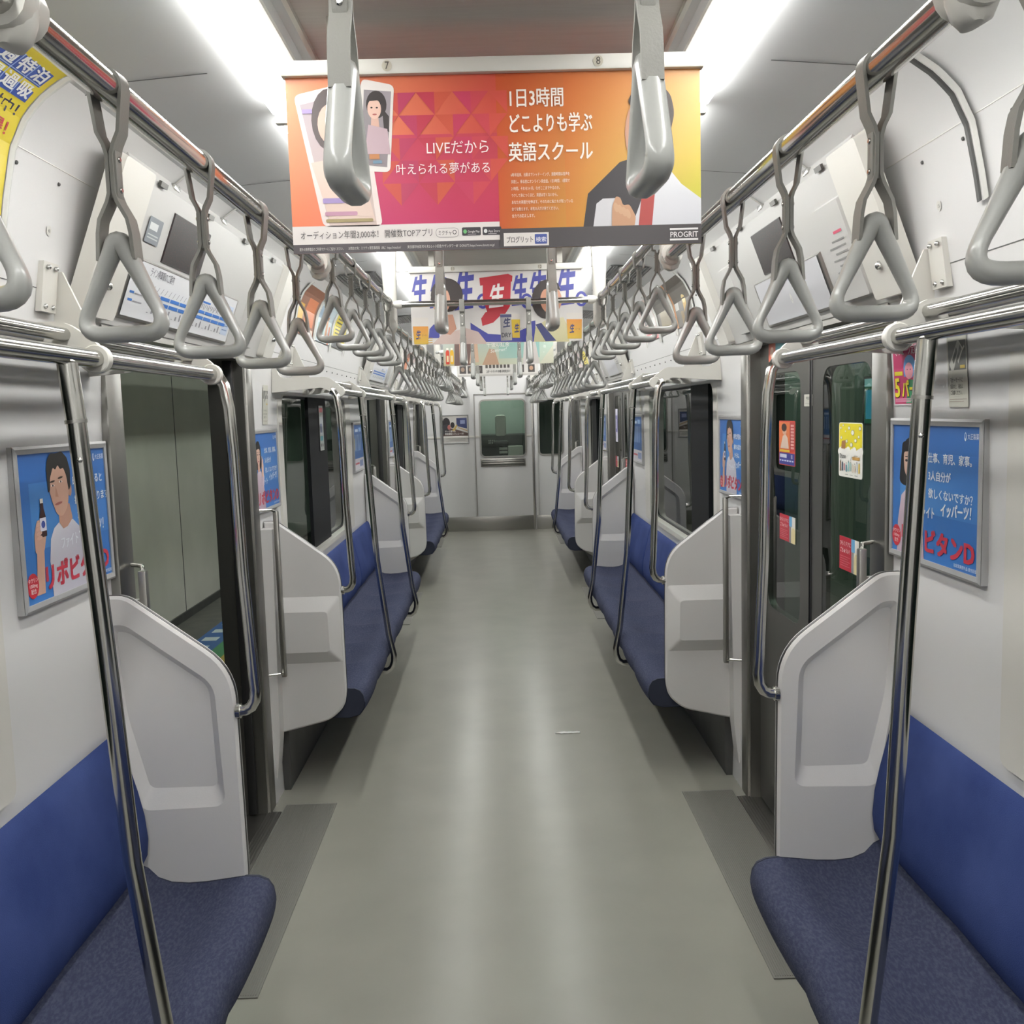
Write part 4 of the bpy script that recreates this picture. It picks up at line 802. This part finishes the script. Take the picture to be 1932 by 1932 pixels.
# ------------------------------------------------------------------ hanging banners
def banner(y, w, top, h, label, draws, nums, U, cx=.003, back=None):
    t = thing('hanging_banner', label, 'banner', (cx, y, top), 'paper banners hanging across the aisle')
    mb = MB(); mb.rbox(cx - w / 2 - .006, cx + w / 2 + .006, y - .012, y + .012, top, top + .027, .003); hb = mb.build('holder_bar', 'offwhite', t)
    for x in (-.28, .28): mb = MB(); mb.box(cx + x - .012, cx + x + .012, y - .004, y + .004, top + .03, 2.406); mb.build('hanger', 'offwhite', t)
    for n_, u in nums:
        S = Sheet(lambda u, v, l: (cx - w / 2 + u * w, y - .0125 - l, top + v * .027)); S.ell(u, .5, .012, .36, 'c2bdae', 1); S.text(n_, u, .28, .7, '504c46', 3, .027 / w * .9, .0, 'c'); S.build('number_mark', hb)
    mb = MB(); mb.box(cx - w / 2, cx + w / 2, y, y + .0012, top - h, top + .02); mb.build('paper_back', 'offwhite', t)
    if back:
        S = Sheet(lambda u, v, l: (cx + w / 2 - u * w, y + .0018 + l, top - h + v * h)); S.grid(0, 0, 1, 1, *back, 8, 6); S.build('back_sheet', t)
    for nm, x0, x1, d in draws:
        S = Sheet(lambda u, v, l: (cx - w / 2 + u / U[0] * w, y - .0006 - l, top - h + v / U[1] * h)); d(S); S.build(nm, t)
    return t
def cv(x, y): return (x - 20, 1045 - (y + .035 * (x - 20)))
def CP(*l): return [cv(x, y) for x, y in l]
def live_ad(S):
    S.grid(0, 0, 945, 840, 'e07a58', 'b8303c', 'e58a5a', 'c04a3a', 10, 8); S.grid(330, 130, 945, 560, 'bb2c62', 'b3284f', 'c03a5a', 'b43a44', 6, 6, 1)
    for k in range(34):
        x, y = 420 + 82 * (k % 7), 760 - 108 * (k // 7); c = ('c24a3e', 'bd3f4a', 'b83556', 'c0503a', 'b53248', 'b03458')[(k * 5 + k // 7) % 6]
        if y > 140: S.poly([(x, y), (x + 82, y), (x + (0 if k % 2 else 82), y - 108)], c, 2)
    S.poly(rounded(CP((55, 285), (355, 205), (432, 905), (162, 912)), 30, 4), 'e4d6d2', 3); S.poly(CP((82, 330), (340, 262), (405, 900), (190, 905)), ['a89aa2', 'b8a8a8', 'c8b4ac', 'cdb9b2'], 4)
    S.ell(*cv(215, 400), 85, 150, '4a3c3c', 5); S.ell(*cv(215, 420), 58, 95, 'd6b4a4', 6); S.poly(CP((120, 905 - 300), (330, 560), (400, 880), (195, 890)), ['d8c0b4'] * 4, 5); S.rect(*cv(172, 860), *cv(320, 835), 'b88aa0', 7, 8); S.rect(*cv(165, 800), *cv(300, 770), '9a86b8', 7, 8); S.rect(*cv(175, 892), *cv(390, 868), '9a8a60', 7, 8); S.rect(*cv(90, 372), *cv(135, 350), '9a86b8', 7)
    S.poly(rounded(CP((362, 203), (508, 232), (476, 646), (330, 640)), 26, 4), 'e2dcd8', 3); S.poly(CP((372, 255), (494, 262), (462, 622), (345, 610)), ['8f888c', '9a9298', '8a8084', '80787c'], 4)
    S.ell(*cv(425, 325), 46, 66, '2e2626', 5); S.poly(CP((400, 385), (432, 385), (436, 440), (396, 440)), 'd0a898', 6); S.poly(CP((450, 340), (480, 380), (478, 455), (455, 440)), '2e2626', 5); S.ell(*cv(415, 345), 31, 48, 'deb8a8', 6); S.poly(CP((385, 310), (400, 285), (440, 285), (452, 318), (430, 305)), '2e2626', 7); S.poly(CP((385, 420), (470, 440), (480, 560), (365, 560)), 'b8a0a8', 6)
    for dx in (-12, 12): S.ell(*cv(415 + dx, 340), 5, 4, '2a2020', 7)
    S.ell(*cv(416, 372), 10, 4, 'b0605c', 7); S.rect(*cv(385, 585), *cv(430, 560), 'b87a4a', 7); S.rect(*cv(400, 606), *cv(440, 590), '6a8aa0', 7)
    S.text('LIVEだから', *cv(640, 555), 72, 'f2e2e2', 5, 1, .004, width=285); S.text('叶えられる夢がある', *cv(500, 655), 58, 'f2e2e2', 5, 1, .006, width=428)
    S.rect(0, 44, 945, 132, 'd9d2cf', 3); S.text('オーディション年間3,000本！ 開催数TOPアプリ', 34, 72, 42, '4a4446', 5, 1, .004, width=602)
    S.poly(rounded(rect(652, 758, 62, 108), 23, 5), '8a8284', 4); S.poly(rounded(rect(654, 756, 64, 106), 21, 5), 'd9d2cf', 5); S.text('ミクチャ', 662, 74, 26, '4a4446', 6, 1, .008, width=62); S.ell(738, 86, 9, 11, '4a4446', 6); S.ell(738, 86, 6, 7.5, 'd9d2cf', 7)
    for x, tx, c in ((772, 'Google Play', '6ab070'), (866, 'App Store', 'd8d8d8')): S.poly(rounded(rect(x, x + 86, 68, 108), 6, 3), '38343a', 4); S.ell(x + 14, 88, 8, 10, c, 5); S.text(tx, x + 26, 82, 16, 'd8d4d4', 6, 1, width=54); S.rect(x + 26, 73, x + 64, 76, 'a8a4a4', 6)
    S.rect(0, 0, 945, 44, '4e484c', 3); S.text('屋外の携帯電話のご利用マナーにご協力ください。', 28, 14, 17, 'c8c2c0', 5, width=200); S.text('お問合せ先：ミクチャ運営事務局  URL：https://mixch.tv/', 250, 14, 17, 'c8c2c0', 5, width=240); S.text('東京都渋谷区代々木2-2-1 小田急サザンタワー8F  DONUTS https://www.donuts.ne.jp/', 520, 14, 17, 'c8c2c0', 5, width=400)
def eng_ad(S):
    S.grid(945, 0, 1870, 840, 'b8501c', 'c2c23c', 'b84a20', 'cf8a45', 10, 8); S.grid(1250, 90, 1870, 840, 'c07a28', 'b9c034', 'c4642c', 'd39a58', 8, 8, 1)
    S.poly(CP((1345, 930), (1372, 742), (1520, 588), (1600, 560), (1700, 640), (1650, 930)), '2f2a2e', 2); S.poly(CP((1390, 930), (1410, 790), (1440, 765), (1520, 760), (1520, 930)), 'c8c6ca', 3)
    S.poly(CP((1560, 930), (1640, 700), (1735, 605), (1800, 690), (1890, 760), (1890, 930)), ['c9c8ce', 'd2d2d6', 'd6d6da', 'd4d4d8', 'cdcdd2', 'c4c4ca'], 4); S.poly(CP((1598, 930), (1618, 740), (1640, 690), (1680, 715), (1660, 930)), 'a33a36', 5); S.poly(CP((1700, 560), (1745, 480), (1740, 620), (1680, 720), (1640, 690)), 'a87a62', 5)
    S.ell(*cv(1640, 450), 95, 185, 'b98a72', 5); S.poly(rounded(CP((1560, 300), (1600, 210), (1690, 200), (1755, 260), (1772, 350), (1745, 480), (1720, 470), (1715, 370), (1640, 300), (1580, 330)), 30, 4), '3a2e2a', 6)
    S.poly(rounded(CP((1478, 905), (1482, 800), (1500, 752), (1520, 760), (1532, 800), (1560, 790), (1590, 850), (1580, 920), (1500, 925)), 16, 3), 'b98c6c', 7)
    for k in range(4): S.ell(*cv(1500 + k * 18, 808 + k * 10), 11, 24, 'c39a7a', 8, .25)
    for tx, x, y, w in (('1日3時間', 1013, 325, 256), ('どこよりも学ぶ', 1013, 447, 385), ('英語スクール', 1013, 583, 385)): S.text(tx, *cv(x, y), 98, 'efe6dc', 5, 1, .022, width=w)
    for k, tx in enumerate(('6時半起床、出勤までシャドーイング、通勤時間は音声を', '多読し、帰る前にオンライン英会話。1日3時間、1週間で', '21時間。それを3ヶ月。なぜここまでやるのか。', 'ラクして身につくほど、英語は甘くないから。', 'あなたの英語力を伸ばす。そのために私たちが知っている', '全てを教えます。本気の人だけ来てください。', '全力でお応えします。')):
        S.text(tx, *cv(1022, 662 + k * 33), 19, 'e6d4c4', 5, 1, .01, width=(268, 268, 222, 212, 280, 215, 105)[k])
    S.rect(945, 0, 1870, 96, '423d3f', 9); S.rect(962, 10, 1168, 74, 'd6d0cc', 10); S.text('プログリット', 972, 28, 34, '3a3638', 11, 1, .012, width=124); S.rect(1104, 18, 1160, 66, '3f4f92', 11, 4); S.text('検索', 1132, 30, 26, 'e0e0ea', 12, .95, .008, 'c')
    S.text('PROGRIT', 1724, 33, 38, 'dedada', 11, 1, .02, width=130); S.rect(1724, 68, 1854, 77, 'dedada', 11); S.rect(1724, 17, 1854, 26, 'dedada', 11)
banner(1.765, .742, 2.302, .306, 'large orange and magenta double banner nearest the camera', [('left_sheet', 0, 0, live_ad), ('right_sheet', 0, 0, eng_ad)], [('7', .247), ('8', .752)], (1870, 840), .003, ('d9582c', 'c8403f', 'e07038', 'd24a34'))
def bv(x, y): return (x - 145, 858 - (y + .025 * (x - 145)))
def BP(*l): return [bv(x, y) for x, y in l]
def beer(S):
    S.rect(0, 0, 1585, 698, 'd5d1ce', 0); B = '434796'
    def nama(x0, x1, yb, yt, c, l=2, sh=.12):
        u, v = bv(x0, yb); w_, h_ = (x1 - x0) * 1.02, (yb - yt) * 1.0
        for q in (((.20, .98), (.37, .98), (.17, .50), (.0, .50)), ((.22, .71), (.98, .71), (.98, .86), (.27, .86)), ((.49, .05), (.66, .05), (.66, 1.02), (.49, 1.02)), ((.16, .38), (.92, .38), (.92, .53), (.16, .53)), ((.0, 0), (1.0, 0), (1.0, .15), (.0, .15))):
            S.poly([(u + (a_ * .9 + sh * b_) * w_, v + b_ * h_ + .10 * a_ * w_) for a_, b_ in q], c, l)
    for a in ((150, 300, 490, 190), (320, 480, 500, 170), (550, 735, 520, 140), (1075, 1225, 480, 180), (1235, 1400, 480, 150), (1490, 1670, 480, 110)): nama(*a, B)
    for x, y in ((810, 430), (1215, 430), (1720, 410)): S.ell(*bv(x, y), 55, 75, B, 2); S.ell(*bv(x, y), 30, 48, 'd5d1ce', 3)
    rd = 'b5303c'
    S.poly(BP((785, 205), (1050, 165), (1090, 185), (1085, 240), (790, 280)), rd, 3); S.poly(BP((815, 260), (1075, 235), (1060, 480), (1010, 560), (860, 580), (810, 400)), rd, 3); S.poly(BP((830, 540), (970, 500), (1000, 540), (900, 640), (800, 672), (790, 600)), rd, 3); nama(865, 1010, 500, 275, 'dcd8d6', 4)
    S.poly(BP((690, 830), (690, 640), (760, 690), (850, 750), (980, 760), (1100, 740), (1210, 690), (1210, 830)), B, 3); S.poly(BP((300, 790), (310, 700), (350, 655), (385, 665), (365, 700), (400, 740), (400, 790)), B, 2); S.poly(BP((1210, 640), (1290, 620), (1290, 830), (1215, 830)), B, 2)
    S.poly(BP((330, 850), (420, 760), (520, 730), (640, 690), (760, 730), (830, 830), (830, 850)), ['c9b4ac'] * 7, 4); S.poly(BP((400, 560), (530, 560), (560, 700), (500, 760), (430, 740)), 'bd8c76', 5)
    S.ell(*bv(480, 370), 148, 165, '37302f', 5); S.ell(*bv(425, 420), 85, 135, 'c99a84', 6); S.poly(BP((330, 420), (345, 300), (420, 230), (500, 230), (480, 330), (400, 350), (365, 430)), '37302f', 7)
    S.poly(BP((1270, 830), (1290, 690), (1380, 620), (1550, 590), (1600, 700), (1600, 830)), ['c2bc94', 'c2bc94', 'cbc5a0', 'cfc9a6', 'c6c09a', 'bab48c'], 4); S.poly(BP((1290, 660), (1345, 645), (1480, 820), (1380, 825)), '3c4170', 5); S.ell(*bv(1390, 420), 128, 185, '37302f', 5); S.ell(*bv(1440, 420), 100, 135, 'c28e76', 6); S.poly(BP((1300, 330), (1340, 240), (1440, 210), (1510, 260), (1530, 330), (1450, 290), (1380, 320)), '37302f', 7)
    for x0, x1, yt, yf, yb, c in ((158, 300, 590, 665, 850, 'd38a3c'), (1068, 1148, 555, 600, 790, 'd2b430'), (1580, 1722, 545, 600, 800, 'd58a3a')):
        S.poly(BP((x0, yf), (x1, yf), (x1 - 6, yb), (x0 + 6, yb)), [c, c, 'c9a93c', 'c9a93c'], 6); S.poly(BP((x0, yt), (x1, yt), (x1, yf + 10), (x0, yf + 10)), 'd8d2cb', 7); nama(x0 + 25, x0 + 70, (yf + yb) / 2 + 45, (yf + yb) / 2 - 40, '3c4070', 8); S.text('ビール', x0 + 78 - 145, bv(x0, (yf + yb) / 2 + 15)[1], 22, '6a5a50', 8, .7)
    S.poly(BP((966, 555), (1070, 555), (1070, 815), (966, 820)), ['8f8c8c', 'b9b6b4', 'a9a6a4', '858282'], 6); nama(990, 1060, 690, 600, '33385c', 8); S.text('DRY', *bv(972, 785), 62, '33343c', 8, 1, .03, width=92); S.rect(*bv(966, 590), *bv(1070, 560), '4a5078', 7)
    for k in range(3): S.rect(60, 60 - k * 22, 190, 66 - k * 22, 'c9a048', 8)
banner(4.22, .752, 2.312, .308, 'white beer banner with large blue characters, second from the camera', [('sheet', 0, 0, beer)], [('11', .25), ('12', .755)], (1585, 698), .007)
def tea(S):
    S.grid(0, 0, 1030, 442, 'b0a484', 'c2cbb8', 'a6c2cc', '8fbcb4', 6, 6); S.grid(520, 60, 900, 260, '9fb8ac', '8fb8b2', '8ab4ac', '86b0a8', 3, 3, 1)
    for x, c in ((22, 'c2402c'), (62, 'd8a828')): S.rect(x, 16, x + 34, 140, c, 3, 10); S.rect(x + 7, 150, x + 27, 175, 'e0dcd2', 3, 3); S.poly([(x, 135), (x + 34, 135), (x + 26, 155), (x + 8, 155)], c, 3); S.rect(x + 8, 40, x + 26, 100, 'd8c8a0', 4)
    S.poly([(100, 0), (110, 330), (180, 400), (260, 300), (260, 0)], '6a5450', 2); S.poly([(150, 20), (230, 20), (210, 240), (150, 230)], 'b98e78', 3); S.poly([(240, 20), (330, 30), (320, 230), (270, 240)], 'c4a48c', 3); S.poly([(360, 0), (430, 160), (480, 150), (520, 0)], 'b09078', 2); S.poly([(740, 0), (760, 240), (860, 240), (900, 0)], 'c2bcb8', 2); S.poly([(900, 0), (1030, 180), (1030, 0)], 'c9c8b4', 2); S.poly([(690, 90), (720, 90), (730, 240), (700, 240)], 'b98a6c', 3)
    S.text('午後の紅茶', 405, 178, 62, 'e6e2da', 4, 1, .01, width=215); S.text('Summer!', 440, 118, 46, 'e0e4de', 4, 1, .0, shear=.3, rot=.12, width=150)
    for k, c in enumerate('午後。'): S.text(c, 935, 200 - k * 46, 36, 'e0e4de', 4, .8)
banner(6.55, .752, 2.330, .306, 'teal seaside tea banner with two bottles, third from the camera', [('sheet', 0, 0, tea)], [('15', .25), ('16', .75)], (1030, 442), .018)
def deck(S):
    S.rect(0, 0, 755, 324, 'ccc9c4', 0); S.rect(0, 0, 755, 18, 'b4b1ac', 1)
    for x in (20, 95, 172, 560, 660): S.rect(x, 30, x + 62, 105, '4a4644', 2); S.ell(x + 30, 70, 18, 22, ('8f7a6a', '6a6460', '7a7672', '857a72', 'b08a70')[int(x / 140)], 3)
    for k in range(7): S.rect(262 + k * 34, 78, 284 + k * 34, 130, '55504c', 2)
    for k in range(4): S.rect(20 + k * 180, 140, 160 + k * 180, 300, '8f8c88', 1)
    S.text('スタートデッキ100種 同時発売中！', 268, 34, 30, '2e2c2c', 3, 1, .02, width=224)
banner(8.9, .752, 2.342, .306, 'pale banner with rows of small pictures, farthest from the camera', [('sheet', 0, 0, deck)], [('19', .25), ('20', .75)], (755, 324), .018)
# ------------------------------------------------------------------ poster on the front wall, paper scrap
t = thing('framed_poster', 'silver framed train simulator poster on the white front wall', 'poster', (-.614, END, 1.47))
P_ = lambda yy: (lambda p: (p[0], yy, p[1])); o = rect(-.82, -.408, 1.268, 1.68); i1 = inset(o, .006); i2 = inset(o, .016); mb = MB()
band(mb, o, o, P_(END), P_(END - .012)); band(mb, o, i1, P_(END - .012), P_(END - .018)); band(mb, i1, i2, P_(END - .018), P_(END - .008)); mb.build('frame', 'frame', t, smooth=0)
S = Sheet(lambda u, v, l: (-.805 + u * .382, END - .008 - l, 1.283 + v * .382))
S.rect(0, 0, 1, 1, 'c2bfba', 0); S.poly([(0, .25), (0, .72), (.2, .8), (.3, .55), (.55, .5), (1, .35), (1, .25)], '5a4a44', 1); S.ell(.2, .75, .14, .19, '2e2b2e', 2); S.poly([(0, .3), (.02, .66), (.25, .7), (.3, .35)], '3a383c', 2); S.ell(.43, .66, .08, .11, '2a2526', 2); S.ell(.30, .58, .06, .09, 'b06a64', 3); S.poly([(.40, .45), (.5, .42), (.62, .65), (.58, .68)], 'b49a58', 3); S.poly([(.58, .62), (.97, .52), (.97, .92), (.58, .92)], ['3c4670', '3c4670', '4a5684', '2e365c'], 2); S.rect(.72, .7, .9, .84, '8a94b8', 3); S.poly([(.64, .55), (.98, .42), (.98, .45), (.64, .58)], 'b08a58', 3)
S.text('きっと遊べる', .14, .40, .075, 'e2e0de', 4, .9, .02); S.text('鉄道運転シミュレータ！', .14, .30, .085, 'e2e0de', 4, .9, .02, width=.7)
for k in range(4): S.rect(.18 + .1 * (k % 2), .06 + k * .035, .9, .075 + k * .035, '9a9894', 3)
S.build('poster_sheet', t)
mb = MB(); mb.loft([[(.252 + .0165 * k, 4.86 + w_, .003 + .0012 * (k % 2)) for w_ in ((-.013, .016) if k > 1 else (-.004 - .004 * k, .004 + .004 * k))] for k in range(9)], cap=False, closed=False)
o = mb.build('paper_scrap', 'paper'); m_ = o.modifiers.new('thickness', 'SOLIDIFY'); m_.thickness = .0012
tag(o, 'thin white paper scrap lying on the grey floor', 'paper scrap')
t = thing('cab_fill_lamp', 'small added fill lamp under the cab ceiling behind the front wall', 'lamp', (0, END + .8, 2.44)); mb = MB(); mb.rbox(-.25, .25, END + .72, END + .88, 2.41, 2.43, .005); mb.build('diffuser', M['filltube'], t); mb = MB(); mb.rbox(-.28, .28, END + .7, END + .9, 2.43, 2.45, .004); mb.build('housing', 'offwhite', t)  # lamp added out of view to brighten the cab behind the front windows
# added lamps, out of view, that brighten the platform and station walls
for k, (x, y) in enumerate(((2.05, 4.4), (2.05, 9.6), (-1.62, 6.2), (-1.62, 10.5))):
    t = thing('station_fill_lamp', 'unseen added fill lamp outside the %s side, %s of two' % ('right' if x > 0 else 'left', ['near', 'far'][k % 2]), 'lamp', (x, y, 3.3))
    mb = MB(); mb.rbox(x - .03, x + .03, y - 1.2, y + 1.2, 3.28, 3.32, .008); mb.build('tube', M['filltube'], t); mb = MB(); mb.rbox(x - .05, x + .05, y - 1.25, y + 1.25, 3.32, 3.36, .005); mb.build('housing', 'darksteel', t); mb = MB(); mb.box(x - .01, x + .01, y - .01, y + .01, 3.36, 3.5); mb.build('stem', 'darksteel', t)
